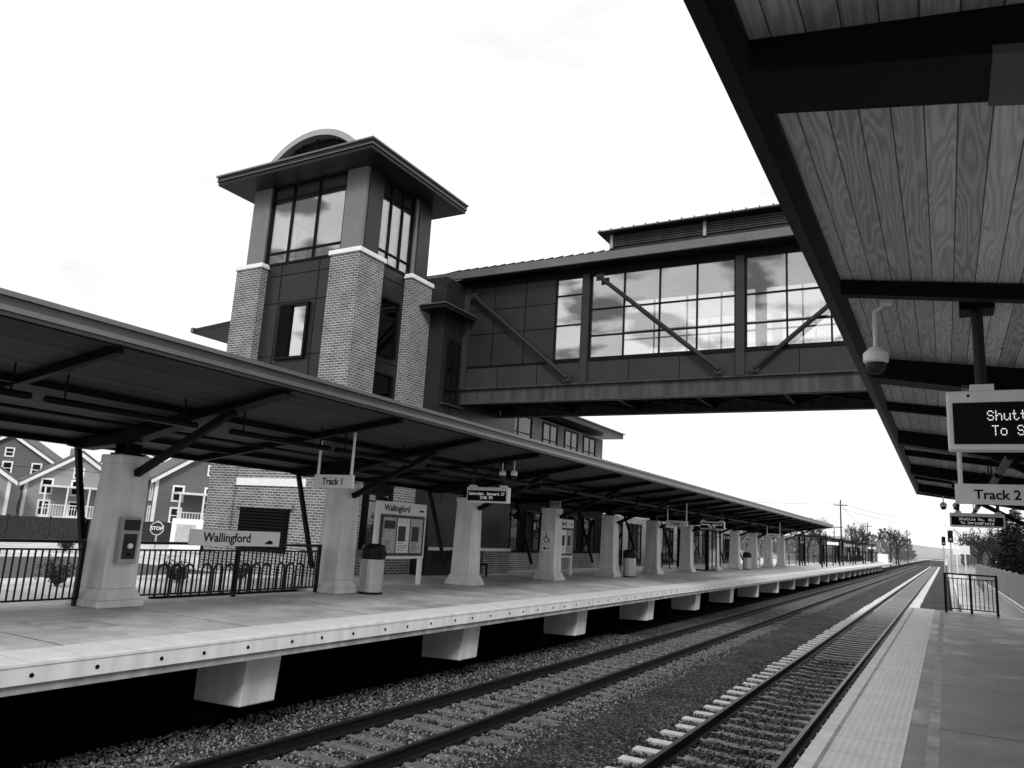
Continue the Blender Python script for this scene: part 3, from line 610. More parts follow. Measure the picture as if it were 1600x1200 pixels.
# ---------------------------------------------------------------- signs
def hung_sign(x0,x1,y,z0,z1,txt,size,label,sof,tx=0):
    t=thing('hanging_sign',label,'sign',((x0+x1)/2,y,z0))
    MB().box(x0,x1,y-.03,y+.03,z0,z1).build('sign_board','white',t,bevel=.006)
    text(txt,size,((x0+x1)/2+tx,y-.034,(z0+z1)/2-.01),0,t,spacing=.97)
    for x in (x0+.07,x1-.07): MB().tube((x,y,z0),(x,y,sof(x)),.028,n=8).build('hanger_pole','white',t)
hung_sign(-11.15,-10.13,11.6,2.29,2.55,'Track 1',.19,'white Track 1 sign hanging in front of the second concrete column',sof1)
hung_sign(-11.15,-10.13,34.4,2.29,2.55,'Track 1',.19,'white Track 1 sign hanging midway along the left platform',sof1)
hung_sign(-11.15,-10.13,57.2,2.29,2.55,'Track 1',.19,'white Track 1 sign hanging near the far end of the left canopy',sof1)
hung_sign(.14,1.16,11.6,2.34,2.60,'Track 2',.17,'white Track 2 sign hanging under the right canopy',sof2,-.04)
def led_display(x0,x1,y,z0,z1,l1,l2,px,pz,label,xs,sof):
    t=thing('display_board',label,'display',((x0+x1)/2,y,z0))
    MB().box(x0,x1,y-.09,y+.09,z0,z1).build('housing','case',t,bevel=.015)
    b=.04; sc=MB().box(x0+b,x1-b,y-.098,y-.085,z0+b*1.1,z1-b*2.4).build('screen','ink',t)
    zc=(z0+b*1.1+z1-b*2.4)/2
    dots(l1,px,pz,(x0+x1)/2,y-.0985,zc+pz*5,sc); dots(l2,px,pz,(x0+x1)/2,y-.0985,zc-pz*5,sc)
    for x in xs:
        MB().tube((x,y,z1),(x,y,sof(x)),.042,n=10).build('hanger_pole','steelmid',t); MB().box(x-.08,x+.08,y-.08,y+.08,z1,z1+.05).build('bracket','case',t)
        MB().box(x-.12,x+.12,y-.12,y+.12,sof(x)-.1,sof(x)).build('ceiling_plate','steel',t)
    for x in (x0+.15,x1-.15): MB().tube((x,y-.092,z1-.04),(x,y-.089,z1-.04),.012,n=8).build('screw','steel',t)
led_display(.055,1.40,6.9,2.47,2.935,'Shuttle No. 462','To Springfield',.0090,.0115,'large black screen display in a pale case, nearest on the right',(.30,1.2),sof2)
led_display(.14,1.45,25.0,2.50,2.88,'Shuttle No. 462','To Springfield',.0095,.0105,'small distant black screen display under the Track 2 sign',(.35,1.3),sof2)
led_display(-11.2,-9.93,17.5,2.35,2.76,'Saturday, January 27','2:56 PM',.0092,.0105,'pale cased display showing the date beside the third column',(-11.05,-10.1),sof1)
led_display(-11.2,-9.93,40.3,2.35,2.76,'Saturday, January 27','2:56 PM',.0092,.0105,'small distant display hanging midway along the left platform',(-11.05,-10.1),sof1)
t=thing('station_name_sign','long white Wallingford sign above the black railing','sign',(-12.62,11.1,0))
MB().box(-12.66,-12.62,9.95,12.25,1.02,1.33).build('sign_board','white',t,bevel=.006)
text('Wallingford',.25,(-12.615,10.85,1.175),R(90),t)
ar=MB().box(-12.617,-12.612,11.85,12.05,1.07,1.11); ar.prism([(11.9,1.11),(12.05,1.11),(12.0,1.145),(11.93,1.145)],'x',-12.617,-12.612); ar.build('train_symbol','ink',t)
for y in (10.3,11.9): MB().box(-12.70,-12.66,y-.025,y+.025,.9,1.3).build('bracket','black',t)
def info_board(y0_,y1_,x,label):
    t=thing('notice_board',label,'notice board',(x,(y0_+y1_)/2,0))
    for y in (y0_+.08,y1_-.08): MB().box(x-.05,x+.05,y-.06,y+.06,0,.75).build('leg','white',t)
    bd=MB().box(x-.06,x+.06,y0_,y1_,.72,2.25).build('board','white',t,bevel=.01)
    text('Wallingford',.24,(x+.066,(y0_+y1_)/2-.28,2.07),R(90),bd)
    MB().box(x+.062,x+.066,y1_-.35,y1_-.15,2.02,2.07).build('train_symbol','ink',bd)
    MB().box(x+.06,x+.10,y0_+.12,y1_-.12,.80,1.90).build('poster_case','girder',bd)
    w=(y1_-y0_-.36)/3
    for i in range(3):
        a=y0_+.18+i*w
        MB().box(x+.10,x+.106,a+.03,a+w-.03,.88,1.82).build('poster','paper' if i!=1 else 'stone',bd)
        k=MB(); rnd=random.Random(i+int(y0_))
        k.box(x+.106,x+.108,a+.06,a+w-.06,1.52,1.74) if i==0 else k.box(x+.106,x+.108,a+.08,a+w-.2,1.2,1.6)
        for j in range(5):
            zz=.95+j*.06; k.box(x+.106,x+.108,a+.07,a+.07+(w-.14)*rnd.uniform(.35,1),zz,zz+.015)
        tag(k.build('poster_print','steelmid',bd),None,None,None,'stuff')
info_board(16.15,18.35,-13.2,'white Wallingford notice board with three posters behind the first bin')
info_board(27.5,29.5,-13.6,'white Wallingford notice board beyond the fourth column')
info_board(60.5,62.5,-13.4,'small distant white notice board near the far end of the left canopy')
info_board(66,68,-13.4,'farthest white notice board at the end of the left canopy')
def bin_(x,y,label):
    t=thing('litter_bin',label,'bin',(x,y,0),'litter bins on the left platform')
    MB().lathe(x,y,[(.27,0),(.28,.03),(.28,.8)],24).build('body','sil',t,smooth=False)
    MB().lathe(x,y,[(.285,.80),(.295,.83),(.29,1.0),(.29,1.05),(.26,1.12),(.15,1.16)],24).build('lid','black',t)
    MB().box(x+.2,x+.297,y-.12,y+.12,.88,1.0).build('opening','ink',t)
    MB().lathe(x,y,[(.285,0.0),(.285,.05)],24).build('base_ring','black',t)
bin_(-11.95,14.65,'silver litter bin with black top beside the second column')
bin_(-11.95,31.95,'silver litter bin with black top beside the fifth column')
bin_(-11.95,54.7,'small distant silver litter bin beside the ninth column')
t=thing('help_point','silver emergency call box mounted on the nearest concrete column','call box',(-12.2,8.4,.7))
MB().box(-12.30,-12.16,8.22,8.56,.72,1.5).build('casing','alu',t,bevel=.01)
MB().box(-12.16,-12.14,8.25,8.53,1.28,1.46).build('display','steelmid',t)
MB().box(-12.16,-12.15,8.27,8.51,.80,1.22).build('face_plate','steelmid',t)
MB().tube((-12.15,8.39,1.02),(-12.12,8.39,1.02),.045,n=14).build('call_button','white',t)
MB().tube((-12.15,8.39,.88),(-12.13,8.39,.88),.03,n=12).build('speaker','ink',t)
yc=8.4+5.7*3-.34
def flat_sign(x,y,z0,z1,w,label):
    t=thing('wall_sign',label,'sign',(x,y,z0)); MB().box(x-w/2,x+w/2,y-.012,y+.012,z0,z1).build('sign_face','white',t,bevel=.004)
    return t
t=flat_sign(-12.6,yc,1.28,1.72,.42,'square wheelchair symbol sign on the fourth column')
wh=MB(); cx,cz,yy=-12.6,1.46,yc-.016
def ring(mb,cx,cz,r,w,y,a0=0,a1=360,n=24):
    for i in range(n):
        a=R(a0+(a1-a0)*i/n); b=R(a0+(a1-a0)*(i+1)/n)
        mb.prism([(cx+r*math.cos(a),cz+r*math.sin(a)),(cx+r*math.cos(b),cz+r*math.sin(b)),(cx+(r-w)*math.cos(b),cz+(r-w)*math.sin(b)),(cx+(r-w)*math.cos(a),cz+(r-w)*math.sin(a))],'y',y-.003,y)
ring(wh,cx-.01,cz-.03,.115,.028,yy,100,370); ring(wh,cx-.03,cz+.19,.028,.028,yy)
wh.bar((cx-.03,yy,cz+.15),(cx-.02,yy,cz),.004,.035,up=(1,0,0)); wh.bar((cx-.02,yy,cz+.01),(cx+.08,yy,cz+.01),.004,.03); wh.bar((cx+.08,yy,cz+.01),(cx+.12,yy,cz-.12),.004,.03,up=(1,0,0)); wh.bar((cx-.03,yy,cz+.09),(cx+.05,yy,cz+.09),.004,.02)
wh.build('wheelchair_symbol','ink',t)
t=flat_sign(-12.6,yc,1.0,1.22,.42,'small arrow sign below the wheelchair symbol')
a_=MB().box(-12.66,-12.48,yc-.018,yc-.013,1.095,1.125); a_.prism([(-12.74,1.11),(-12.65,1.17),(-12.65,1.05)],'y',yc-.018,yc-.013); a_.build('arrow','ink',t)
t=thing('exit_sign','small EXIT sign hanging beside the fourth column','sign',(-12.0,24.5,2.6)); MB().box(-12.2,-11.8,24.47,24.53,2.55,2.78).build('sign_face','alu',t); text('EXIT',.19,(-12.0,24.466,2.66),0,t); MB().tube((-12.0,24.5,2.78),(-12.0,24.5,3.1),.02).build('hanger','steel',t)
def dome(x,y,zt,zb,label,r=.1):
    t=thing('camera_dome',label,'security camera',(x,y,zb),'security camera domes under the canopies')
    st=MB().tube((x,y,zb+.22),(x,y,zt-.08),.016,n=8); st.tube((x,y,zt-.08),(x+.05,y,zt-.05),.016,n=8); st.tube((x+.05,y,zt-.05),(x+.09,y,zt),.016,n=8); st.tube((x+.09,y,zt-.03),(x+.09,y,zt),.05,n=12); st.build('stem','case',t)
    MB().lathe(x,y,[(.03,zb+.25),(.055,zb+.235),(r*.9,zb+.20),(r,zb+.19),(r,zb+.12),(r*.82,zb+.105)],20).build('housing','bulb',t,smooth=False)
    MB().lathe(x,y,[(r*.82,zb+.105),(r*.78,zb+.06),(r*.5,zb+.022),(.01,zb+.01)],20).build('bubble','steelmid',t,smooth=True)
dome(-.45,7.0,sof2(-.36),3.13,'white security camera dome on a thin stem, largest, under the right canopy')
dome(-10.0,17.2,sof1(-10),2.95,'white camera dome, left one of a pair by the date display',.09)
dome(-9.65,17.2,sof1(-9.65),2.95,'white camera dome, right one of a pair by the date display',.09)
dome(.0,28,sof2(0),3.1,'tiny distant camera dome, left of the pair at the right canopy end'); dome(.35,28,sof2(.35),3.1,'tiny distant camera dome, right of the pair at the right canopy end')
def bench(x,y,label):
    t=thing('bench',label,'bench',(x,y,0),'benches on the left platform')
    s=MB()
    for i in range(5): s.box(x-.25+i*.1,x-.17+i*.1,y-.9,y+.9,.43,.46)
    s.build('seat','steel',t); b=MB()
    for i in range(4): b.box(x-.32,x-.29,y-.9,y+.9,.52+i*.1,.59+i*.1)
    b.build('backrest','steel',t)
    for yy in (y-.75,y+.75):
        MB().box(x-.3,x-.25,yy-.03,yy+.03,0,.9).box(x+.17,x+.22,yy-.03,yy+.03,0,.43).box(x-.25,x+.2,yy-.03,yy+.03,.38,.43).build('leg','steel',t)
bench(-14.6,23.3,'dark metal bench against the wall between third and fourth columns'); bench(-14.6,36.5,'dark metal bench beyond the fifth column'); bench(-14.6,46,'small distant dark metal bench under the left canopy')
# ---------------------------------------------------------------- bike racks, street things on the left
for i in range(4):
    t=thing('bike_rack','low black looped bicycle rack behind the railing, %s from the left'%ORD[i],'bicycle rack',(-14.3,10.8+i*1.1,-.15),'bicycle racks')
    for j in range(3):
        y=10.6+i*1.1+j*.32; h=MB(); pts=[(-14.3,y,-.15)]+[(-14.3,y+.12-.12*math.cos(R(a)),.42+.12*math.sin(R(a))) for a in range(0,181,30)]+[(-14.3,y+.24,-.15)]
        for p,q in zip(pts,pts[1:]): h.tube(p,q,.024,n=6)
        h.build('hoop','black',t)
    MB().box(-14.35,-14.25,10.5+i*1.1,11.55+i*1.1,-.15,-.10).build('foot_bar','black',t)
def rot_thing(t,a): t.rotation_euler=(0,0,a)
t=thing('stop_sign','octagonal STOP sign on a thin post left of the tower','stop sign',(-30,21.9,-.15)); 
MB().box(-30.03,-29.97,21.9,21.96,-.15,1.2).build('post','alu',t)
o8=[(-30+.3*math.cos(R(22.5+45*i)),.86+.3*math.sin(R(22.5+45*i))) for i in range(8)]
MB().prism(o8,'y',21.87,21.9).build('sign_face','white',t); o8b=[(-30+.275*math.cos(R(22.5+45*i)),.86+.275*math.sin(R(22.5+45*i))) for i in range(8)]
MB().prism(o8b,'y',21.862,21.868).build('sign_field','steelmid',t); text('STOP',.21,(-30,21.858,.86),0,t,'white'); rot_thing(t,R(35))
t=thing('street_map_board','white map board on posts between stop sign and tower','sign',(-28.6,22.4,-.15)); MB().box(-29.3,-27.9,22.38,22.42,0.05,1.35).build('board','white',t); MB().box(-29.1,-28.3,22.36,22.379,.3,1.1).build('map_print','paper',t)
for x in (-29.2,-28): MB().box(x-.03,x+.03,22.42,22.48,-.15,1.3).build('post','black',t)
rot_thing(t,R(35))
def lamp_post(x,y,z,h,label,arm=1.2):
    t=thing('street_lamp',label,'street lamp',(x,y,z)); MB().tube((x,y,z),(x,y,z+h),.09,.05).build('pole','black',t); MB().tube((x,y,z+h),(x+arm,y,z+h+.15),.035).build('arm','black',t); MB().box(x+arm-.1,x+arm+.5,y-.12,y+.12,z+h+.08,z+h+.2).build('lamp_head','steel',t)
lamp_post(-31,25.5,-.15,7,'dark street lamp pole left of the brick tower'); lamp_post(-36,16.5,-.15,7,'dark street lamp pole in front of the houses')
def house(cx,cy,z,w,d,h,rh,wall,label,rot=0,porch=True):
    t=thing('house',label,'house',(cx,cy,z))
    hw,hd=w/2,d/2
    b=MB(); b.prism([(cy-hw,z),(cy+hw,z),(cy+hw,z+h),(cy,z+h+rh),(cy-hw,z+h)],'x',cx-hd,cx+hd); b.build('wall',wall,t)
    r=MB()
    for s in (-1,1):
        r.prism([(cy,z+h+rh),(cy+s*(hw+.5),z+h-.5*rh/hw),(cy+s*(hw+.5),z+h-.5*rh/hw+.22),(cy,z+h+rh+.24)],'x',cx-hd-.4,cx+hd+.4)
    ro=r.build('roof','shingle',t)
    for s in (-1,1): MB().prism([(cy,z+h+rh),(cy+s*(hw+.5),z+h-.5*rh/hw),(cy+s*(hw+.5),z+h-.5*rh/hw-.28),(cy,z+h+rh-.3)],'x',cx+hd+.3,cx+hd+.45).build('gable_trim','wtrim',t)
    MB().box(cx-1,cx-.3,cy-.4,cy+.3,z+h+rh-.8,z+h+rh+.6).build('chimney','brickd',ro)
    for zz in (z+.7,z+2.6,z+4.3,z+6.0):
        if zz+1.3>z+h+.3: continue
        for dy in (-hw*.6,0,hw*.6): window(t,'x',1,cx+hd,cy+dy-.45,cy+dy+.45,zz,zz+1.3,1,2,'wtrim','dglass',.14,.06,.08)
        for dx in (-hd*.6,0,hd*.6): window(t,'y',-1,cy-hw,cx+dx-.45,cx+dx+.45,zz,zz+1.3,1,2,'wtrim','dglass',.14,.06,.08)
    window(t,'x',1,cx+hd,cy-.4,cy+.4,z+h+.3,z+h+1.2,1,2,'wtrim','dglass',.12,.06,.08)
    for s in (-1,1): MB().box(cx+hd-.1,cx+hd+.05,cy+s*hw-.12,cy+s*hw+.12,z,z+h).build('corner_board','wtrim',t)
    if porch:
        pr=MB(); pr.box(cx+hd,cx+hd+2,cy-hw*.7,cy+hw*.7,z+2.5,z+2.65); pr.box(cx+hd,cx+hd+2,cy-hw*.7,cy+hw*.7,z+.4,z+.55)
        for k in range(4): yy=cy-hw*.65+k*hw*1.3/3; pr.box(cx+hd+1.85,cx+hd+1.97,yy-.06,yy+.06,z,z+4.9 if h>5 else z+2.5)
        for zz in ((.55,2.65) if h>5 else (.55,)):
            for k in range(26): yy=cy-hw*.65+k*hw*1.3/25; pr.box(cx+hd+1.9,cx+hd+1.93,yy-.02,yy+.02,z+zz,z+zz+.85)
            pr.box(cx+hd+1.88,cx+hd+1.95,cy-hw*.68,cy+hw*.68,z+zz+.85,z+zz+.92)
        if h>5: pr.box(cx+hd,cx+hd+2,cy-hw*.7,cy+hw*.7,z+4.9,z+5.05)
        pr.build('porch','wtrim',t)
    rot_thing(t,rot); return t
house(-66,30,-1.95,7,8,5.4,2.4,'siding2','pale gabled house at the far left edge',R(-25))
house(-65,38.6,-1.95,7,8,5.4,2.4,'siding2','grey gabled house with white porch, second from the left edge',R(-25))
house(-55,43.5,-1.95,8,8,6.2,2.8,'siding','dark sided house with white windows just left of the brick tower',R(-25))
house(-80,42,-1.95,8,9,7.4,2.6,'siding','tall dark house standing behind the gap of the two pale gabled houses',R(-40),False)
house(-74,51,-1.95,8,9,7.2,2.6,'siding2','tall pale house behind the dark sided house by the tower',R(-40),False)
house(-62,20,-1.95,7,9,4.2,2.2,'siding','dark gabled house beyond the left edge of the platform',R(-20),False)
for (ya2,yb2,lab) in ((8,23,'dark board fence across the street at the far left'),(23.6,30,'dark board fence across the street left of the STOP sign')):
    t=thing('board_fence',lab,'fence',(-38,(ya2+yb2)/2,-.15)); y=ya2
    while y<yb2-.1:
        f=MB()
        for j in range(13): f.box(-38.02,-37.99,y+j*.15,y+j*.15+.14,-.15,1.0)
        f.build('panel','bfence',t); MB().box(-38.1,-38.02,y-.04,y+.04,-.15,1.05).build('post','bark',t); y+=1.98
def shrub(x,y,z,r,seed,label):
    rnd=random.Random(seed); t=thing('shrub',label,'shrub',(x,y,z),'dry shrubs in the forecourt'); s=MB(); l=MB()
    for i in range(40):
        a=rnd.random()*6.28; d=Vector((math.cos(a)*rnd.uniform(.1,1.1),math.sin(a)*rnd.uniform(.1,1.1),1)).normalized()*r*rnd.uniform(.6,1.3)
        s.tube((x,y,z),Vector((x,y,z))+d,.012,.004,n=3)
        for k in range(10):
            c=Vector((x,y,z))+d*rnd.uniform(.35,1)+Vector((rnd.gauss(0,.06),rnd.gauss(0,.06),rnd.gauss(0,.06))); e=Vector((rnd.gauss(0,1),rnd.gauss(0,1),rnd.gauss(0,1))).normalized()*.04; f=e.orthogonal().normalized()*.025
            l.add([c-e,c+f,c+e,c-f],[(0,1,2,3)])
    s.build('stem','bark',t); l.build('foliage','hedge',t)
for i,(x,y) in enumerate([(-17.3,10.3),(-17.4,13.5),(-17.2,15.4),(-29.5,12),(-29.8,15),(-30,18)]):
    shrub(x,y,-.15,.5 if i<3 else .7,i,'dry twiggy shrub in the forecourt, %s of the %s row'%(ORD[i if i<3 else i-3],'near' if i<3 else 'far'))
# ---------------------------------------------------------------- trees
def bare_tree(x,y,z,h,seed,label,group,name='bare_tree',depth=5,spread=.5,m='bark'):
    rnd=random.Random(seed); t=thing(name,label,'tree',(x,y,z),group)
    tk=MB(); cr=MB()
    def grow(p,d,l,r,k):
        q=p+d*l; (tk if k<=1 else cr).tube(p,q,r,r*.68,n=5 if k<2 else 3)
        if k>=depth: return
        n=3 if k<depth-1 else 4
        for i in range(n):
            a=rnd.uniform(0,6.283); s=rnd.uniform(.35,1)*spread*(1.2 if k else .8)
            u=d.orthogonal().normalized(); w=d.cross(u); nd=(d+(u*math.cos(a)+w*math.sin(a))*s*1.3+Vector((0,0,.12))).normalized()
            st=p+d*l*rnd.uniform(.6,1) if i else q
            grow(st,nd,l*rnd.uniform(.62,.82),r*.6,k+1)
    grow(Vector((x,y,z)),Vector((rnd.gauss(0,.04),rnd.gauss(0,.04),1)).normalized(),h*.28,h*.018,0)
    tk.build('trunk',m,t); cr.build('crown',m,t)
zones={'h':('leafless tree rising behind the houses on the left','bare trees behind the houses'),'l':('leafless tree left of the far end of the tracks','bare trees left of the far tracks'),'r':('leafless tree right of the distant tracks beyond the plank fence','bare trees right of the far tracks')}
spots=[('h',-62,47,10),('h',-76,34,11),('h',-72,52,10),('h',-50,50,9),('l',-30,150,12),('l',-24,165,12),('l',-18,190,13),('l',-20,220,14),('l',-14,250,14),('l',-36,180,14),('l',-26,200,14),('l',-16,170,10),('l',-22,140,9),('l',-15,300,16),('l',-40,120,12),('l',-28,120,10),('l',-18,235,15),('l',-13,275,14),
 ('r',3.6,74,7.5),('r',5.2,66,8),('r',7,82,9),('r',5,96,9),('r',8,120,11),('r',10,150,12),('r',6,135,9),('r',8,190,12),('r',9,240,13),('r',4.2,88,8.5),('r',3.6,105,9),('r',5,160,11)]
for i,(zn,x,y,h) in enumerate(spots):
    bare_tree(x,y,-1.95,h,i,zones[zn][0],zones[zn][1],depth=5,spread=.6)
def conifer(x,y,z,h,r,seed,label):
    rnd=random.Random(seed); t=thing('conifer_tree',label,'tree',(x,y,z),'dark conifers behind the right fence')
    MB().tube((x,y,z),(x,y,z+h*.97),h*.02,.02,n=7).build('trunk','bark',t)
    cr=MB(); zz=.08
    while zz<1:
        n=int(15-8*zz)
        for i in range(n):
            a=rnd.uniform(0,6.283); L_=r*(1-zz)**.8*rnd.uniform(.6,1.2)+.15; c=Vector((x,y,z+h*zz)); d=Vector((math.cos(a),math.sin(a),-.12+.3*zz))
            m=max(4,int(L_*9))
            for j in range(m):
                p=c+d*L_*(j+.5)/m+Vector((rnd.gauss(0,.06),rnd.gauss(0,.06),rnd.gauss(0,.05)-.1*(j/m)))
                for s in (-1,1):
                    sd=Vector((-math.sin(a),math.cos(a),0))*s; e=(sd+d*.7+Vector((0,0,rnd.uniform(-.4,.1)))).normalized()*rnd.uniform(.14,.3); w=Vector((0,0,1)).cross(e).normalized()*.05+Vector((0,0,.03))
                    cr.add([p,p+e*.5+w,p+e,p+e*.5-w],[(0,1,2,3)])
        zz+=.032
    cr.build('crown','needle',t)
for i,(x,y,h,r) in enumerate([(4.4,45,6.0,1.4),(4.3,52,6.2,1.6),(4.1,60,7.0,1.7),(4.2,70,6.8,1.8),(6.6,62,8.5,2.1),(4.8,82,7.6,2.0),(6.4,92,8.5,2.2)]):
    conifer(x,y,-1.95,h,r,i,'dark conifer behind the plank fence at the right edge, %s from the viewer'%ORD[i])
t=thing('plank_fence','pale weathered plank fence running away on the right','fence',(2.6,60,-.95))
for k in range(16):
    ya_=29+k*4.0; f=MB()
    for j in range(26): f.box(2.58+random.uniform(-.006,.006),2.61,ya_+j*.154,ya_+j*.154+.135,-.95,1.1+random.uniform(-.02,.02))
    f.build('panel','wfence',t); MB().box(2.61,2.72,ya_-.05,ya_+.05,-.95,1.15).build('post','wfence',t)
railing(((.35,30),(.35,62)),-.95,'pale railing along the low path, left side',step=3,pick=.3,mname='wtrim'); railing(((2.2,30),(2.2,62)),-.95,'pale railing along the low path, right side',step=3,pick=.3,mname='wtrim')
for i,(x,y,lab) in enumerate([(1.2,64,'nearest small white sign post on the low path'),(.9,84,'middle small white sign post on the low path'),(.3,108,'farthest small white sign post on the low path')]):
    t=thing('sign_post',lab,'sign post',(x,y,-.95)); MB().box(x-.05,x+.05,y-.05,y+.05,-.95,2.6).build('post','wtrim',t); MB().box(x-.3,x+.3,y-.08,y-.052,1.9,2.5).build('sign_face','white',t)
# ---------------------------------------------------------------- far platform furniture
for i in range(5):
    y=80+i*14
    t=thing('platform_shelter','small dark shelter frame on the far open end of the left platform, %s'%ORD[i],'shelter',(-11,y,0),'far platform shelters')
    MB().box(-12.6,-9.6,y-2,y+2,2.75,2.9).build('roof','steel',t)
    for dx in (-12.2,-10.2):
        for dy in (-1.6,1.6): MB().box(dx-.07,dx+.07,y+dy-.07,y+dy+.07,0,2.75).build('post','steel',t)
    MB().box(-12.3,-12.25,y-1.5,y+1.5,.4,2.2).build('glass_screen','dglass',t)
for i in range(6):
    y=77+i*13; t=thing('platform_lamp','slim lamp post on the far left platform, %s from the canopy end'%ORD[i],'lamp',(-12.5,y+5,0),'far platform lamp posts')
    MB().tube((-12.5,y+5,0),(-12.5,y+5,4.6),.06,.04).build('pole','steel',t); MB().box(-12.6,-11.5,y+4.9,y+5.1,4.55,4.65).build('lamp_head','steel',t)
for i in range(4):
    y=84+i*17; t=thing('platform_sign','small white sign on the far left platform, %s'%ORD[i],'sign',(-10.6,y+6,0),'far platform signs')
    MB().box(-10.65,-10.55,y+5.95,y+6.05,0,2.6).build('post','steel',t); MB().box(-11.2,-10.0,y+5.9,y+5.94,2.2,2.5).build('sign_face','white',t)
t=thing('equipment_cabinet','white cabinet at the far end of the left platform','cabinet',(-9.6,150,0)); MB().box(-10.4,-8.8,149.5,151,0,1.5).build('body','wtrim',t,bevel=.02); MB().box(-10.2,-9.0,149.47,149.5,.1,1.4).build('door','white',t)
up=[(-16,148,12.5),(-17,215,11),(9,175,10),(-11,290,12)]
for i,(x,y,h) in enumerate(up):
    t=thing('utility_pole','tall wooden utility pole with crossarm, %s'%('nearest, left of the tracks','second one left of the tracks','right of the tracks','farthest, left of the tracks')[i],'utility pole',(x,y,-1.95),'utility poles')
    MB().tube((x,y,-1.95),(x,y,-1.95+h),.16,.1).build('pole','bark',t); MB().box(x-1.1,x+1.1,y-.06,y+.06,h-3.0,h-2.88).build('crossarm','bark',t)
    for dx in (-1.0,-.4,.4,1.0): MB().tube((x+dx,y,h-2.88),(x+dx,y,h-2.65),.05).build('insulator','alu',t)
def wire(a,b,sag,label):
    m=MB(); P=[]
    for i in range(17):
        f=i/16; p=Vector(a).lerp(Vector(b),f); p.z-=sag*4*f*(1-f); P.append(p)
    for p,q in zip(P,P[1:]): m.tube(p,q,.025,n=4)
    tag(m.build('overhead_wire','black',base=a),label,'wire','overhead wires')
wire((-16,148,9.8),(-17,215,8.3),1,'overhead wire running on to the second left utility pole')
wire((-16,148,9.9),(9,175,7.4),1,'overhead wire crossing above the tracks, upper one')
wire((-16,148,9.0),(9,175,6.6),1,'overhead wire crossing above the tracks, lower one')
wire((-60,100,11),(-16,148,9.8),1.5,'overhead wire arriving at the nearest utility pole from the left')
wire((-70,25,4.6),(-40,62,5.2),.5,'overhead street wire sagging in front of the houses on the left')
for i,(x,y) in enumerate(((.5,95),(-.2,125))):
    t=thing('signal_mast',('nearer','farther')[i]+' slim railway signal mast right of the far tracks','signal',(x,y,-1.4)); MB().tube((x,y,-1.4),(x,y,4.5),.07).build('mast','alu',t); MB().box(x-.25,x+.25,y-.15,y-.05,3.2,4.4).build('signal_head','ink',t); MB().lathe(x,y-.2,[(.1,3.4),(.1,3.6)],10).build('lens','alu',t)
house(12,210,-1.95,9,9,4,3,'siding','dark far house right of the distant tracks',R(10),False)
house(-24,290,-1.95,9,9,4,3,'siding','small far house left of the distant tracks',0,False)
t=thing('level_crossing_gate','white level crossing barrier far along the tracks','barrier',(0,330,-1.4)); MB().box(-9,-.5,329.9,330.1,.1,.3).build('boom','wtrim',t); MB().box(-.4,.4,329.6,330.4,-1.4,.8).build('mechanism','wtrim',t)
hl=MB()
prof=[(-900,40),(-600,50),(-350,38),(-260,30),(-180,36),(-120,30),(-60,26),(0,20),(80,24),(200,35),(500,45),(900,40)]
hl.prism([(-900,-3)]+[(x,z*.8) for x,z in prof]+[(900,-3)],'y',1600,1700); struct(hl.build('hills','hill'))
fw=MB(); rnd=random.Random(5)
for i in range(16000):
    x=rnd.choice((rnd.uniform(-160,-13),rnd.uniform(6,90))); y=rnd.uniform(340,430); hh=rnd.uniform(5,11)+3*math.sin(x*.2); 
    z=-2+rnd.random()*hh; w=.25; fw.add([(x,y,z),(x+rnd.gauss(0,.6),y,z+1.6),(x+w+rnd.gauss(0,.5),y,z+1.4)],[(0,1,2)])
tag(fw.build('distant_wood','haze',base=(-60,400,-1.95)),'far off bare woodland at the end of the line','woodland',None,'stuff')
# ---------------------------------------------------------------- world, sun, camera
w=bpy.data.worlds.new('World'); bpy.context.scene.world=w; w.use_nodes=True; nt=w.node_tree; N=nt.nodes; L=nt.links
bg=N['Background']; sky=N.new('ShaderNodeTexSky'); sky.sky_type='NISHITA'; sky.sun_disc=False; sky.sun_elevation=R(42); sky.sun_rotation=R(165)
bw=N.new('ShaderNodeRGBToBW'); L.new(sky.outputs[0],bw.inputs[0])
sk=math_n(nt,'MINIMUM',math_n(nt,'MULTIPLY',bw.outputs[0],.1),1.0)
tc=N.new('ShaderNodeTexCoord'); mp=N.new('ShaderNodeMapping'); mp.inputs['Scale'].default_value=(1,1,2.2); L.new(tc.outputs['Generated'],mp.inputs[0])
ns=N.new('ShaderNodeTexNoise'); ns.inputs['Scale'].default_value=2.6; ns.inputs['Detail'].default_value=7; ns.inputs['Roughness'].default_value=.55; ns.inputs['Distortion'].default_value=.3; L.new(mp.outputs[0],ns.inputs['Vector'])
mr=N.new('ShaderNodeMapRange'); mr.inputs[1].default_value=.36; mr.inputs[2].default_value=.56; mr.inputs[3].default_value=.76; mr.inputs[4].default_value=1.0; L.new(ns.outputs[0],mr.inputs[0])
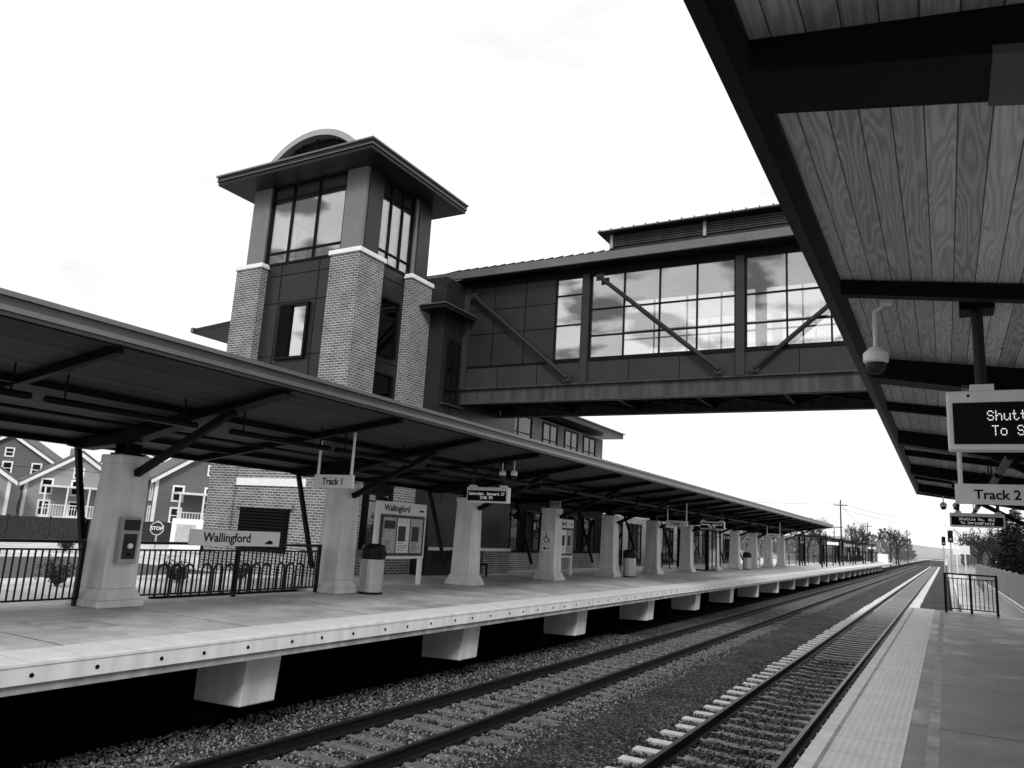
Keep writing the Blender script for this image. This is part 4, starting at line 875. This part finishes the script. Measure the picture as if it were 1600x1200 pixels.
sp=N.new('ShaderNodeSeparateXYZ'); L.new(tc.outputs['Generated'],sp.inputs[0])
bk=N.new('ShaderNodeMapRange'); bk.inputs[1].default_value=.1; bk.inputs[2].default_value=-.3; bk.inputs[3].default_value=0; bk.inputs[4].default_value=1; L.new(sp.outputs[1],bk.inputs[0])
n2=N.new('ShaderNodeTexNoise'); n2.inputs['Scale'].default_value=9; n2.inputs['Detail'].default_value=7; mp2=N.new('ShaderNodeMapping'); mp2.inputs['Scale'].default_value=(1,1,2.6); L.new(tc.outputs['Generated'],mp2.inputs[0]); L.new(mp2.outputs[0],n2.inputs['Vector'])
m2=N.new('ShaderNodeMapRange'); m2.inputs[1].default_value=.44; m2.inputs[2].default_value=.52; m2.inputs[3].default_value=.75; m2.inputs[4].default_value=0; L.new(n2.outputs[0],m2.inputs[0])
dark=math_n(nt,'SUBTRACT',1.0,math_n(nt,'MULTIPLY',bk.outputs[0],m2.outputs[0]))
col=math_n(nt,'MULTIPLY',math_n(nt,'ADD',math_n(nt,'MULTIPLY',mr.outputs[0],.9),math_n(nt,'MULTIPLY',sk,.1)),dark)
L.new(col,bg.inputs[0]); bg.inputs[1].default_value=1.3
sl=bpy.data.lights.new('Sun','SUN'); sl.energy=2.0; sl.angle=R(14); sl.color=(1,.995,.99); so=bpy.data.objects.new('Sun',sl); C.objects.link(so)
sd=Vector((.45,-.75,.62)).normalized(); so.rotation_euler=sd.to_track_quat('Z','Y').to_euler()
Yc=Vector((678,-270,-1185)).normalized(); Xn=Vector((-2101,-105,-1185)).normalized(); Xc=-(Xn-Yc*Xn.dot(Yc)).normalized(); Zc=Xc.cross(Yc)
cam=bpy.data.cameras.new('Camera'); co=bpy.data.objects.new('Camera',cam); C.objects.link(co)
cam.sensor_width=36; cam.lens=1185/1600*36; cam.clip_end=5000; cam.clip_start=.05
co.matrix_world=Matrix.Translation((0,0,H))@Matrix((Xc,Yc,Zc)).to_4x4()
bpy.context.scene.camera=co
vs=bpy.context.scene.view_settings; vs.view_transform='Standard'; vs.look='None'; vs.exposure=0
